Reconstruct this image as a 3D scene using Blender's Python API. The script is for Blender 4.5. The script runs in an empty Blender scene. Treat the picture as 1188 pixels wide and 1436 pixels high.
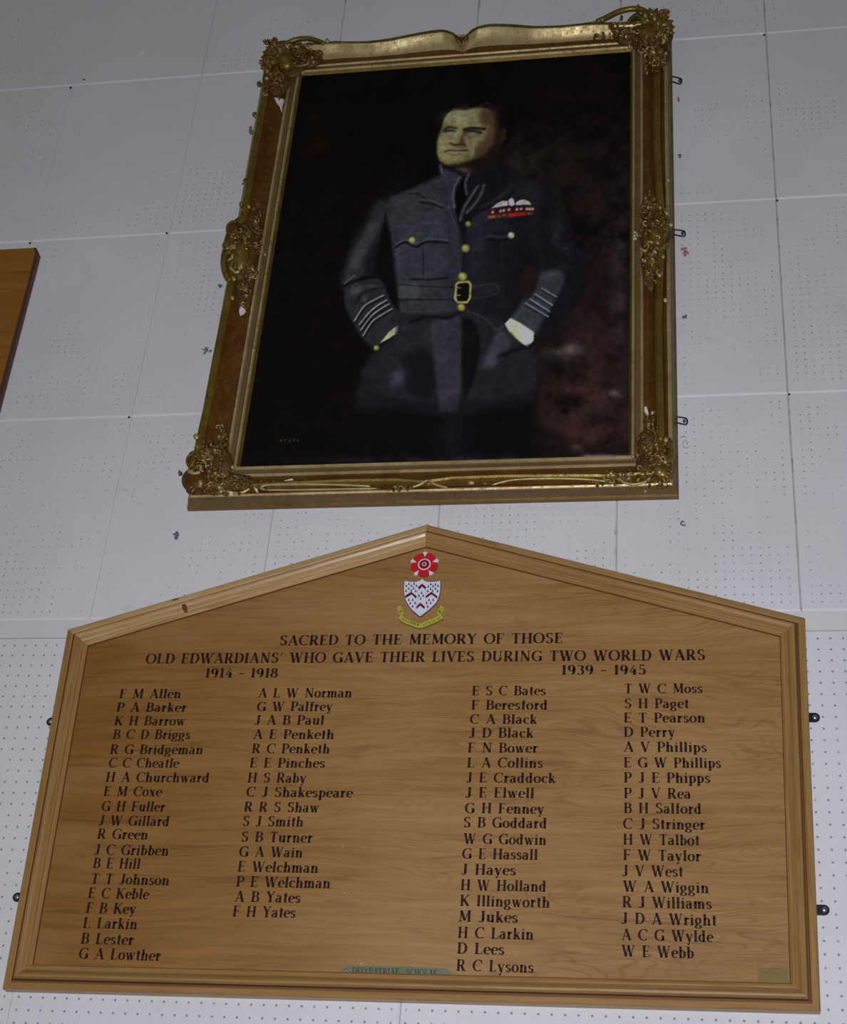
import bpy, bmesh, math, random
import numpy as np
from mathutils import Matrix, Vector
random.seed(7); rng = np.random.default_rng(5)
C = bpy.context.scene.collection
PI = math.pi

# ---------------------------------------------------------------- camera
FPX = 2181.5                       # focal length in pixels of a 1188 px wide frame
ROT = np.array([[0.98440702, 0.16059293, 0.0717825],      # right
                [-0.02308028, 0.5224645, -0.85234861],    # down
                [-0.17438497, 0.83740119, 0.51802425]])   # forward
LIFT = 4.56
CAM = np.array([1.7899, -3.0133, -3.3691 + LIFT])
cam = bpy.data.cameras.new('camera'); cam.sensor_fit = 'HORIZONTAL'; cam.sensor_width = 36
cam.lens = 36 * FPX / 1188; cam.clip_start = .05
camo = bpy.data.objects.new('camera', cam); C.objects.link(camo)
Mx = Matrix.Identity(4)
for i in range(3):
    Mx[i][0] = ROT[0][i]; Mx[i][1] = -ROT[1][i]; Mx[i][2] = -ROT[2][i]; Mx[i][3] = CAM[i]
camo.matrix_world = Mx
bpy.context.scene.camera = camo

# ---------------------------------------------------------------- light
sc = bpy.context.scene
sc.view_settings.view_transform = 'Standard'; sc.view_settings.look = 'None'
sc.view_settings.exposure = 0.0; sc.view_settings.gamma = 1.0
sc.view_settings.use_curve_mapping = False
wd = bpy.data.worlds.new('hall_air'); sc.world = wd; wd.use_nodes = True
bg = wd.node_tree.nodes['Background']; bg.inputs[0].default_value = (.88, 1, .76, 1); bg.inputs[1].default_value = .043
fl = bpy.data.lights.new('camera_flash', 'AREA'); fl.shape = 'RECTANGLE'; fl.size = .06; fl.size_y = .03
fl.energy = 71; fl.color = (1, .985, 1.11)
flo = bpy.data.objects.new('camera_flash', fl); C.objects.link(flo)
m2 = Mx.copy(); m2.translation = Vector(CAM) + Vector(-ROT[1]) * .055 + Vector(ROT[0]) * -.02
flo.matrix_world = m2
tb = bpy.data.lights.new('unseen_fill_lamp', 'AREA'); tb.shape = 'RECTANGLE'; tb.size = 3.; tb.size_y = .3  # added fill lamp out of view, set left to brighten the wall there
tb.energy = 8; tb.color = (.92, 1, .84)
tbo = bpy.data.objects.new('unseen_fill_lamp', tb); C.objects.link(tbo)
tbo.location = (-.9, -3.6, 6.2); tbo.rotation_euler = (math.radians(35), 0, 0)

# ---------------------------------------------------------------- helpers
def U(px, py, h=0.0):
    """measured photo point on the plane h metres in front of the wall -> x, z in metres"""
    d = ROT.T @ np.array([(px - 594) / FPX, (py - 718) / FPX, 1.0])
    t = (-h - CAM[1]) / d[1]
    return CAM[0] + t * d[0], CAM[2] + t * d[2]

def mesh_obj(name, verts, faces, mats, parent=None, smooth=False, loc=(0, 0, 0), midx=None, uv=None):
    me = bpy.data.meshes.new(name); me.from_pydata([tuple(map(float, v)) for v in verts], [], faces)
    for m in (mats if isinstance(mats, (list, tuple)) else [mats]): me.materials.append(m)
    if midx is not None: me.polygons.foreach_set('material_index', midx)
    if smooth: me.polygons.foreach_set('use_smooth', [True] * len(me.polygons))
    if uv is not None:
        l = me.uv_layers.new(name='UVMap')
        for lp in me.loops: l.data[lp.index].uv = uv[lp.vertex_index]
    me.update()
    o = bpy.data.objects.new(name, me); C.objects.link(o); o.location = loc
    if parent: o.parent = parent
    return o

def thing(name, label, cat, loc):
    o = bpy.data.objects.new(name, None); C.objects.link(o); o.location = loc
    o['label'] = label; o['category'] = cat; o.empty_display_size = .1
    return o

class MB:                                   # mesh collector in wall coordinates (x, depth h out of the wall, z)
    def __init__(s): s.v = []; s.f = []; s.m = []; s.uv = []
    def add(s, v, f, m=0, uv=None):
        b = len(s.v); s.v += v; s.f += [tuple(i + b for i in q) for q in f]; s.m += [m] * len(f)
        s.uv += uv if uv else [(p[0], p[2]) for p in v]
    def build(s, name, mats, parent=None, smooth=False, label=None):
        o = mesh_obj(name, [(x, -h, z) for x, h, z in s.v], s.f, mats, parent, smooth, midx=s.m, uv=s.uv)
        if parent is not None and parent.parent is None: o.matrix_parent_inverse = Matrix.Translation(-Vector(root_loc(parent)))
        bm = bmesh.new(); bm.from_mesh(o.data); bmesh.ops.recalc_face_normals(bm, faces=bm.faces); bm.to_mesh(o.data); bm.free()
        if label: o['label'] = label
        return o
def root_loc(p):
    while p.parent: p = p.parent
    return p.location
def wp(px, py, h): x, z = U(px, py, h); return (x, h, z)

HOFF = [0.0]
def sphere(mb, px, py, rx, ry, h, hz, ang=0, m=0, n=10, k=6):
    """rounded lump: radii in photo px, h = height of its middle, hz = half thickness in m"""
    v = []; f = []; ca, sa = math.cos(ang), math.sin(ang); h = h + HOFF[0]
    for j in range(k + 1):
        t = PI * j / k
        for i in range(n):
            a = 2 * PI * i / n
            x = math.sin(t) * math.cos(a) * rx; y = math.sin(t) * math.sin(a) * ry
            v.append(wp2(px + x * ca - y * sa, py + x * sa + y * ca, h, h + hz * math.cos(t)))
    for j in range(k):
        for i in range(n):
            f.append((j * n + i, j * n + (i + 1) % n, (j + 1) * n + (i + 1) % n, (j + 1) * n + i))
    mb.add(v, f, m)
def wp2(px, py, hp, h): x, z = U(px, py, hp); return (x, h, z)

def tube(mb, pts, r, h, m=0, taper=1.0, n=8, hs=None):
    """round bar through photo points, r in photo px"""
    P = []; h = h + HOFF[0]
    pts = smooth_line(pts)
    for i, (a, b) in enumerate(pts):
        hh = h if hs is None else h + hs[0] + (hs[1] - hs[0]) * i / (len(pts) - 1)
        P.append(Vector(wp(a, b, hh)))
    R0 = r * .00215; v = []; f = []
    for i, p in enumerate(P):
        t = (P[min(i + 1, len(P) - 1)] - P[max(i - 1, 0)]).normalized()
        s = t.cross(Vector((0, 1, 0)));
        if s.length < .01: s = Vector((1, 0, 0))
        s.normalize(); q = s.cross(t)
        rr = R0 * (1 + (taper - 1) * i / (len(P) - 1))
        if i in (0, len(P) - 1): rr *= .45
        for k in range(n):
            a = 2 * PI * k / n; w = p + s * math.cos(a) * rr + q * math.sin(a) * rr; v.append(tuple(w))
    for i in range(len(P) - 1):
        for k in range(n): f.append((i * n + k, i * n + (k + 1) % n, (i + 1) * n + (k + 1) % n, (i + 1) * n + k))
    f.append(tuple(range(n))[::-1]); f.append(tuple((len(P) - 1) * n + k for k in range(n)))
    mb.add(v, f, m)
def smooth_line(pts, sub=5):
    if len(pts) < 3: return pts
    o = []; q = [pts[0]] + list(pts) + [pts[-1]]
    for i in range(1, len(q) - 2):
        for s in range(sub):
            t = s / sub; a, b, c, d = q[i - 1:i + 3]
            o.append(tuple(.5 * (2 * b[k] + (c[k] - a[k]) * t + (2 * a[k] - 5 * b[k] + 4 * c[k] - d[k]) * t * t + (3 * b[k] - a[k] - 3 * c[k] + d[k]) * t ** 3) for k in (0, 1)))
    o.append(pts[-1]); return o
def spiral(cx, cy, r0, turns, a0, sgn=1, sq=.8, n=None):
    n = n or int(8 * turns) + 2
    return [(cx + r0 * (1 - .82 * i / n) * math.cos(a0 + sgn * 2 * PI * turns * i / n),
             cy + sq * r0 * (1 - .82 * i / n) * math.sin(a0 + sgn * 2 * PI * turns * i / n)) for i in range(n + 1)]
def plate(mb, poly, h0, h1, m=0, side=None):
    """flat piece with thickness: outline in wall metres"""
    n = len(poly)
    v = [(x, h0, z) for x, z in poly] + [(x, h1, z) for x, z in poly]
    mb.add(v, [tuple(range(n, 2 * n))] , m)
    mb.add(v, [(i, (i + 1) % n, n + (i + 1) % n, n + i) for i in range(n)], m if side is None else side)

# ---------------------------------------------------------------- materials
def lin(c): return tuple((x / 12.92 if x <= .04045 else ((x + .055) / 1.055) ** 2.4) for x in c)
def rgb(r, g, b): return lin((r / 255, g / 255, b / 255)) + (1,)
class NT:
    def __init__(s, name):
        s.mat = bpy.data.materials.new(name); s.mat.use_nodes = True; s.t = s.mat.node_tree; s.b = s.t.nodes['Principled BSDF']
    def n(s, typ, ins=None, **kw):
        nd = s.t.nodes.new(typ)
        for k, v in kw.items(): setattr(nd, k, v)
        for k, v in (ins or {}).items():
            if isinstance(v, bpy.types.NodeSocket): s.t.links.new(v, nd.inputs[k])
            else: nd.inputs[k].default_value = v
        return nd
    def math(s, op, a, b=0., c=0.): return s.n('ShaderNodeMath', {0: a, 1: b, 2: c}, operation=op).outputs[0]
    def mix(s, f, a, b, bt='MIX'):
        nd = s.n('ShaderNodeMix', {0: f, 6: a, 7: b}, data_type='RGBA', blend_type=bt); return nd.outputs[2]
    def noise(s, vec, scale, detail=3, rough=.5, dist=0.):
        return s.n('ShaderNodeTexNoise', {'Vector': vec, 'Scale': scale, 'Detail': detail, 'Roughness': rough, 'Distortion': dist}).outputs[0]
    def ramp(s, f, *st):
        nd = s.n('ShaderNodeValToRGB', {0: f}); e = nd.color_ramp.elements
        while len(e) < len(st): e.new(.5)
        for q, (p, c) in zip(e, st): q.position = p; q.color = c if len(c) == 4 else c + (1,)
        return nd.outputs[0]
    def mapr(s, f, a, b, c=0., d=1.): return s.n('ShaderNodeMapRange', {0: f, 1: a, 2: b, 3: c, 4: d}).outputs[0]
    def scale(s, v, x, y, z): return s.n('ShaderNodeMapping', {0: v, 3: (x, y, z)}).outputs[0]
    def out(s, col=None, rough=None, metal=None, h=None, hs=.3, hd=.002, spec=None):
        for k, v in (('Base Color', col), ('Roughness', rough), ('Metallic', metal), ('Specular IOR Level', spec)):
            if v is None: continue
            if isinstance(v, bpy.types.NodeSocket): s.t.links.new(v, s.b.inputs[k])
            else: s.b.inputs[k].default_value = v
        if h is not None:
            bp = s.n('ShaderNodeBump', {'Height': h, 'Strength': hs, 'Distance': hd}); s.t.links.new(bp.outputs[0], s.b.inputs['Normal'])
        return s.mat
def pos(n): return n.n('ShaderNodeNewGeometry').outputs['Position']

def mat_tile(name, pitch, nx, nz, always):
    n = NT(name); tc = n.n('ShaderNodeTexCoord').outputs['Object']; sp = n.n('ShaderNodeSeparateXYZ', {0: tc})
    ax, az = sp.outputs[0], sp.outputs[2]
    def cell(a, cnt):
        s = n.math('ADD', n.math('DIVIDE', a, pitch), 0. if cnt % 2 else .5)
        fr = n.math('SUBTRACT', n.math('FRACT', n.math('ADD', s, 100.5)), .5)
        inside = n.math('LESS_THAN', n.math('ABSOLUTE', a), pitch * (cnt / 2))
        return fr, inside
    fx, ix = cell(ax, nx); fz, iz = cell(az, nz)
    d = n.math('SQRT', n.math('ADD', n.math('MULTIPLY', fx, fx), n.math('MULTIPLY', fz, fz)))
    dot = n.math('MULTIPLY', n.mapr(d, .05, .14 if not always else .125, 1, 0), n.math('MULTIPLY', ix, iz))
    P = pos(n)
    # one value per hole: most holes are clogged with paint, in patches
    big = n.noise(P, 3.1, 2, .5); sm = n.n('ShaderNodeTexWhiteNoise', {0: n.n('ShaderNodeVectorMath', {0: P, 1: (pitch, pitch, pitch)}, operation='SNAP').outputs[0]}, noise_dimensions='3D').outputs[0]
    if always: opn = n.mapr(n.math('ADD', n.math('MULTIPLY', big, .3), n.math('MULTIPLY', sm, .2)), .08, .2, .3, .7)
    else:
        hz = n.mapr(n.n('ShaderNodeSeparateXYZ', {0: P}).outputs[2], LIFT - 1.6, LIFT + .1, 0, .12)
        hx = n.mapr(n.n('ShaderNodeSeparateXYZ', {0: P}).outputs[0], .6, 2.2, .03, -.035)
        opn = n.mapr(n.math('SUBTRACT', n.math('SUBTRACT', n.math('ADD', big, n.math('MULTIPLY', n.math('SUBTRACT', sm, .5), .3)), hz), hx), .45, .60, 0.0, .62)
    f = n.math('MULTIPLY', dot, opn)
    stain = n.noise(P, 2.2, 5, .6)
    base = n.mix(n.mapr(stain, .35, .7), rgb(216, 217, 217), rgb(226, 226, 228))
    base = n.mix(n.mapr(n.noise(P, 9, 4, .7), .62, .75, 0, .25), base, rgb(176, 176, 172))
    # joint grime along some of the vertical edges
    gx = n.mapr(n.math('ABSOLUTE', ax), .1975, .1995) if not always else 0.; gm = n.math('MULTIPLY', n.mapr(n.math('SUBTRACT', n.noise(n.scale(P, 2, 2, 22), 1, 3, .7), n.mapr(n.n('ShaderNodeSeparateXYZ', {0: P}).outputs[0], .4, 2.1, .10, -.02)), .5, .66), .7)
    base = n.mix(n.math('MULTIPLY', gx, gm), base, rgb(70, 66, 66))
    col = n.mix(f, base, rgb(52, 50, 56))  # shade inside the open holes painted as dark dots
    rough = n.noise(P, 160, 3, .6)
    h = n.math('SUBTRACT', n.math('MULTIPLY', rough, .35), n.math('MULTIPLY', dot, n.math('ADD', .3, opn)))
    return n.out(col, .75, 0, h, .45, .0012, .3)
M_TILE = mat_tile('painted_acoustic_board', .0195, 19, 28, False)
M_TILEL = mat_tile('painted_pegboard', .0256, 201, 201, True)

def mat_plain(name, c, rough=.5, metal=0, bump=None, spec=.5, var=0.):
    n = NT(name); P = pos(n); col = c
    if var: col = n.mix(n.mapr(n.noise(P, 30, 4, .6), .3, .7, 0, var), c, tuple(x * .45 for x in c[:3]) + (1,))
    return n.out(col, rough, metal, n.noise(P, bump, 3) if bump else None, .4, .001, spec)
M_PAINT = mat_plain('white_wall_paint', rgb(218, 218, 216), .75, 0, 120, .3)
M_STEEL = mat_plain('dark_steel', rgb(62, 64, 78), .35, .8)
M_SCREW = mat_plain('bright_screw', rgb(178, 178, 186), .3, .9)
M_LETTER = mat_plain('dark_brown_lettering', rgb(46, 26, 20), .65, 0, None, .2)
M_WHITE = mat_plain('crest_white', rgb(228, 226, 238), .5)
M_RED = mat_plain('crest_red', rgb(196, 22, 34), .45)
M_MAROON = mat_plain('crest_maroon', rgb(96, 16, 36), .5)
M_NAVY = mat_plain('crest_navy', rgb(42, 56, 84), .5)
M_YELLOW = mat_plain('ribbon_yellow', rgb(192, 186, 66), .5, 0, 90, .4, .25)
M_OLIVE = mat_plain('ribbon_edge_olive', rgb(96, 86, 20), .6)
M_PLASTER = mat_plain('bare_plaster', rgb(232, 222, 218), .8, 0, 150)
M_SMUDGE = mat_plain('grey_putty', rgb(122, 124, 138), .7, 0, 200, .3, .6)
M_REDPUTTY = mat_plain('pink_putty', rgb(196, 136, 148), .7, 0, 220, .3, .6)
M_FLOOR = mat_plain('floor_lino', rgb(96, 84, 70), .5, 0, 8, .5, .4)

def mat_wood(name, c1, c2, c3, k=1.0, rough=.42, swirl=.0, rings=False):
    n = NT(name); uv = n.n('ShaderNodeUVMap').outputs[0]
    big = n.noise(n.scale(uv, 1.1, 3.2, 1), 1.6, 2, .5)
    wv = n.n('ShaderNodeVectorMath', {0: uv, 1: n.n('ShaderNodeCombineXYZ', {0: 0., 1: n.math('MULTIPLY', n.math('SUBTRACT', big, .5), swirl)}).outputs[0]}).outputs[0]
    g1 = n.noise(n.scale(wv, 2.6 * k, 60 * k, 1), 1, 5, .62, .35)
    g2 = n.noise(n.scale(wv, 9 * k, 230 * k, 1), 1, 3, .6)
    g3 = n.noise(n.scale(wv, 40 * k, 520 * k, 1), 1, 2, .6)
    col = n.mix(n.mapr(g1, .33, .66), c1, c2)
    col = n.mix(n.mapr(g2, .5, .75, 0, .5), col, c3)
    col = n.mix(n.mapr(n.noise(n.scale(wv, 3.2 * k, 52 * k, 1), 1, 4, .7, .7), .55, .68, 0, .6), col, c3)
    if rings:
        sx_ = n.n('ShaderNodeSeparateXYZ', {0: uv}).outputs[0]
        n0 = n.noise(n.scale(wv, 1.3, 7.5, 1), 1, 3, .5, .25)
        fr = n.math('ABSOLUTE', n.math('SUBTRACT', n.math('FRACT', n.math('MULTIPLY', n0, 34)), .5))
        msk = n.math('MULTIPLY', n.mapr(sx_, .75, 1.75, .18, 1), n.mapr(n.noise(n.scale(uv, 3, 14, 1), 1, 3), .35, .6))
        col = n.mix(n.math('MULTIPLY', n.mapr(fr, .02, .2, .5, 0), msk), col, rgb(112, 72, 38))
        col = n.mix(n.mapr(sx_, .45, 1.15, 1, 0), col, rgb(226, 206, 158), 'MULTIPLY')
        col = n.mix(n.mapr(n.noise(n.scale(uv, 2, 7, 1), 1, 3), .45, .65, 0, .25), col, rgb(186, 150, 102))
    h = n.math('ADD', n.math('MULTIPLY', g2, .5), n.math('MULTIPLY', g3, .5))
    return n.out(col, n.mapr(g2, .3, .7, rough - .06, rough + .1), 0, h, .22, .0006, .45)
M_OAK = mat_wood('oak_veneer', rgb(147, 108, 55), rgb(165, 126, 74), rgb(112, 74, 36), 1, .46, .08, True)
M_OAKM = mat_wood('oak_moulding_wood', rgb(150, 114, 62), rgb(166, 130, 80), rgb(124, 88, 46), 1.2, .30, .03)
M_OAKL = mat_wood('weathered_flashlit_oak_moulding', rgb(172, 138, 88), rgb(196, 164, 112), rgb(138, 100, 58), 1.6, .30, .03)  # weathered wood, lightened further with flash light painted into its colour
M_OAKG = mat_plain('dark_oak_and_edge_shade', rgb(104, 66, 34), .6)  # dark groove and knot; also paints the shade on the inner edge
M_TEAK = mat_wood('orange_varnished_wood', rgb(146, 92, 18), rgb(158, 102, 24), rgb(120, 72, 12), 1, .5, .1)

def mat_gilt(name, ca, cb, cc, metal=.55, rough=.38, crust=0.):
    n = NT(name); P = pos(n)
    a = n.noise(P, 16, 5, .65); b = n.noise(P, 75, 4, .7)
    col = n.mix(n.mapr(a, .35, .65), ca, cb)
    col = n.mix(n.mapr(b, .52, .72, 0, .8), col, cc)
    pt = n.n('ShaderNodeNewGeometry').outputs['Pointiness']
    return n.out(col, n.mapr(b, .3, .7, rough - .1, rough + .2), metal, n.math('ADD', b, n.math('MULTIPLY', n.noise(P, 260, 2), .5)), .35 + crust, .0012 + crust * .004)
M_GILT = mat_gilt('old_gilding', rgb(146, 124, 52), rgb(122, 94, 36), rgb(78, 54, 24))
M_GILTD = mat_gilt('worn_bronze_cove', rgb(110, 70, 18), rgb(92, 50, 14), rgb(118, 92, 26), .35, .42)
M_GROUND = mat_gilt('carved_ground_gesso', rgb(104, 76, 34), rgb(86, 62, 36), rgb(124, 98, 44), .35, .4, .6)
M_EDGE = mat_gilt('dark_olive_edge', rgb(84, 80, 36), rgb(66, 62, 28), rgb(120, 108, 60), .45, .45)
M_GILTP = mat_gilt('dusty_brown_band', rgb(120, 92, 62), rgb(108, 84, 44), rgb(128, 104, 76), .3, .45)
M_GILTB = mat_gilt('bright_gilt_line', rgb(204, 188, 134), rgb(180, 156, 102), rgb(134, 104, 64), .5, .42)

# ---------------------------------------------------------------- setting: floor, wall and its boards
XL, XR, TOP = -2.4, 4.8, 3.2 + LIFT
fb = MB(); fb.add([(XL, .0, -.0), (XR, .0, 0), (XR, 6., 0), (XL, 6., 0), (XL, 0, -.1), (XR, 0, -.1), (XR, 6, -.1), (XL, 6, -.1)],
                  [(0, 1, 2, 3), (4, 5, 6, 7), (0, 1, 5, 4), (2, 3, 7, 6), (1, 2, 6, 5), (0, 3, 7, 4)])
o = fb.build('floor', M_FLOOR); o['kind'] = 'structure'
wallroot = mesh_obj('wall_back', [(x, y, z) for y in (.011, .16) for x in (XL, XR) for z in (0, TOP)],
                    [(0, 1, 3, 2), (4, 6, 7, 5), (0, 2, 6, 4), (1, 5, 7, 3), (0, 4, 5, 1), (2, 3, 7, 6)], M_PAINT)
wallroot['kind'] = 'structure'

COLX = [-2.4, -2.0, -1.6, -1.2, -.8, -.4, 0, .3972, .7997, 1.1988, 1.6069, 1.9993, 2.4, 2.8, 3.2, 3.6, 4.0, 4.4, 4.8]
zs_a = U(60, 894.9)[1]; zs_b = U(1131, 885)[1]; ZS = (zs_a + zs_b) / 2
rows = [(TOP - .0, LIFT + 2.4), (LIFT + 2.4, LIFT + 1.8), (LIFT + 1.8, LIFT + 1.2), (LIFT + 1.2, LIFT + .6), (LIFT + .6, LIFT), (LIFT, LIFT - .6027), (LIFT - .6027, LIFT - 1.2045), (LIFT - 1.2045, LIFT - 1.7752)]
low = [(ZS, ZS - 1.06), (ZS - 1.06, 1.0), (1.0, 0.0)]
def tile_mesh(w, hgt, mat, cache={}):
    key = (round(w, 3), round(hgt, 3), mat.name)
    if key in cache: return cache[key]
    bx = .0022; g = .00035; a = w / 2 - g; b = hgt / 2 - g
    v = [(sx * a, .011, sz * b) for sx, sz in ((-1, -1), (1, -1), (1, 1), (-1, 1))] + \
        [(sx * a, .0032, sz * b) for sx, sz in ((-1, -1), (1, -1), (1, 1), (-1, 1))] + \
        [(sx * (a - bx), 0, -b + .0048 if sz < 0 else b - .0012) for sx, sz in ((-1, -1), (1, -1), (1, 1), (-1, 1))]
    f = [(8, 9, 10, 11)] + [(i, (i + 1) % 4, 4 + (i + 1) % 4, 4 + i) for i in range(4)] + [(4 + i, 4 + (i + 1) % 4, 8 + (i + 1) % 4, 8 + i) for i in range(4)]
    me = bpy.data.meshes.new('tile'); me.from_pydata(v, [], f); me.materials.append(mat)
    cache[key] = me; return me
def put_tile(x0, x1, z1, z0, mat):
    o = bpy.data.objects.new('tile', tile_mesh(x1 - x0, z1 - z0, mat)); C.objects.link(o)
    o.location = ((x0 + x1) / 2, rng.uniform(-.0005, .0005), (z0 + z1) / 2); o.parent = wallroot
for i in range(len(COLX) - 1):
    for (z1, z0) in rows: put_tile(COLX[i], COLX[i + 1], z1, z0, M_TILE)
    pass
LOWX = [-2.4, -1.2, -.4, .3972, 1.1988, 2.4, 3.2, 4.0, 4.8]
for i in range(len(LOWX) - 1):
    for (z1, z0) in low: put_tile(LOWX[i], LOWX[i + 1], z1, z0, M_TILEL)
zt = LIFT - 1.7752
sb = MB(); v = [(XL, 0, zt - .0006), (XR, 0, zt - .0006), (XR, 0, ZS + .0006), (XL, 0, ZS + .0006)]
plate(sb, [(a, c) for a, _, c in v], -.011, .0012); sb.build('cover_strip', M_PAINT, wallroot)

def blotch(name, px, py, rx, ry, hz, mat, lumps=5, seed=0):
    r = random.Random(seed + px); mb = MB()
    for k in range(lumps):
        a = r.uniform(0, 2 * PI); d = r.uniform(.1, .75)
        sphere(mb, px + math.cos(a) * rx * d, py + math.sin(a) * ry * d, rx * r.uniform(.3, .55), ry * r.uniform(.25, .5), 0, hz * r.uniform(.5, 1), r.uniform(0, 3), 0, 9, 4)
    return mb.build(name, mat, wallroot, True)
for i, (px, py, rx, ry, mt, hz) in enumerate([(952, 139, 4, 4, M_REDPUTTY, .003), (961, 354, 6, 8, M_REDPUTTY, .0015), (954, 218, 4, 3.5, M_SMUDGE, .002),
        (961, 444, 5, 3.5, M_SMUDGE, .002), (351, 184, 4, 8, M_SMUDGE, .0015), (309, 401, 4, 8, M_SMUDGE, .0015), (289, 491, 9, 4, M_SMUDGE, .0015),
        (341, 258, 3, 4, M_SMUDGE, .0015), (248, 750, 6, 6, M_SMUDGE, .002), (197, 73, 6, 2.6, M_PAINT, .003), (131, 552, 4, 2, M_PAINT, .003), (118, 112, 2, 2, M_STEEL, .001)]):
    blotch('putty_mark' if mt in (M_SMUDGE, M_REDPUTTY) else 'paint_blob', px, py, rx, ry, hz, mt, 6, i)
mb = MB(); tube(mb, [(955, 614), (959, 612), (962, 613)], .45, .0006); mb.build('pencil_scribble', M_SMUDGE, wallroot)
mb = MB(); tube(mb, spiral(958, 733, 4.5, .85, .6, 1, 1), .9, .001); mb.build('pencil_ring', M_SMUDGE, wallroot)
mb = MB(); tube(mb, spiral(962, 622, 6, 1.1, .6, 1, 1.2), .3, .0004); mb.build('pencil_ring', M_SMUDGE, wallroot)
for px, py in ((99, 123), (42, 341), (234, 327), (181, 585), (1072, 49), (1090, 281), (1107, 553)):
    mb = MB(); sphere(mb, px, py, 1.7, 1.7, .0005, .002, 0, 0, 8, 4); mb.build('nail_head', M_STEEL, wallroot, True)

# ---------------------------------------------------------------- mitred mouldings
def inset(poly, d):
    n = len(poly); out = []
    for i in range(n):
        p0, p1, p2 = Vector(poly[i - 1]), Vector(poly[i]), Vector(poly[(i + 1) % n])
        a = (p1 - p0).normalized(); b = (p2 - p1).normalized()
        na = Vector((-a.y, a.x)); nb = Vector((-b.y, b.x)); m = (na + nb).normalized()
        out.append(p1 + m * (d / max(.2, m.dot(na))))
    return out
def moulding(poly, i, prof, mats, mi, name, parent, nseg=1):
    """side i of a counter-clockwise outline swept with profile [(inset, height)]"""
    mb = MB(); n = len(poly); rings = []
    acc = 0
    for k, (d, h) in enumerate(prof):
        q = inset(poly, d); A, B = q[i], q[(i + 1) % n]
        if k: acc += math.hypot(d - prof[k - 1][0], h - prof[k - 1][1])
        L = (B - A).length
        rings.append([((A.x + (B.x - A.x) * t, h, A.y + (B.y - A.y) * t), (L * t + i * 3.7 + d, acc + i * .33)) for t in np.linspace(0, 1, nseg + 1)])
    for k in range(len(rings) - 1):
        a, b = rings[k], rings[k + 1]
        for s in range(nseg):
            v = [a[s], a[s + 1], b[s + 1], b[s]]
            mb.add([x[0] for x in v], [(0, 1, 2, 3)], mi[k] if mi else 0, [x[1] for x in v])
    # mitre ends
    for e in (0, -1):
        mb.add([r[e][0] for r in rings] + [(rings[-1][e][0][0], 0, rings[-1][e][0][2])], [tuple(range(len(rings) + 1))], 0)
    return mb.build(name, mats, parent)

# ---------------------------------------------------------------- memorial board
HB = .014
brd = thing('memorial_board', 'large oak roll of honour board with peaked top and two lists of names', 'plaque', (1.19, 0, LIFT - 2.62))
BO = [U(4, 1391, .0), U(1151, 1423, .0), U(1129, 868, .02), U(599, 737, .02), U(96, 884, .02)]
BO = [(BO[0][0] + .009, BO[0][1]), (BO[1][0] - .001, BO[1][1])] + BO[2:]
prof = [(0, 0), (0, .0235), (.0025, .026), (.0125, .026), (.0155, .0235), (.0165, .0195), (.0195, .0195), (.0205, .027), (.0235, .034), (.028, .0345), (.033, .031),
        (.038, .0245), (.0415, .0215), (.0445, .024), (.048, .023), (.052, .0185), (.0534, .0138)]
gm = [0] * 16; gm[4] = 1; gm[5] = 1; gm[6] = 1; gm[15] = 1; gm[11] = 0  # last facet takes the dark colour as painted shade beside the panel
pn = inset(BO, .051); bm_ = MB(); plate(bm_, [tuple(p) for p in inset(BO, .004)], .0005, .012)
bm_.build('backing_board', M_OAKM, brd)
pm = MB(); pp = [(p.x, p.y) for p in pn]; plate(pm, pp, .012, HB)
pm.build('panel', M_OAK, brd)
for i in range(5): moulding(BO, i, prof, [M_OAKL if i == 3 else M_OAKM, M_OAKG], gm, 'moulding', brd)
# knot in the upper left moulding
kb = MB(); sphere(kb, 259, 852, 8, 3.4, .0325, .0022, 1.25, 0, 14, 5); sphere(kb, 246, 841, 6, 1.6, .0255, .0012, -.3, 0, 12, 4); kb.build('knot', M_OAKG, brd, True)

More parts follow.
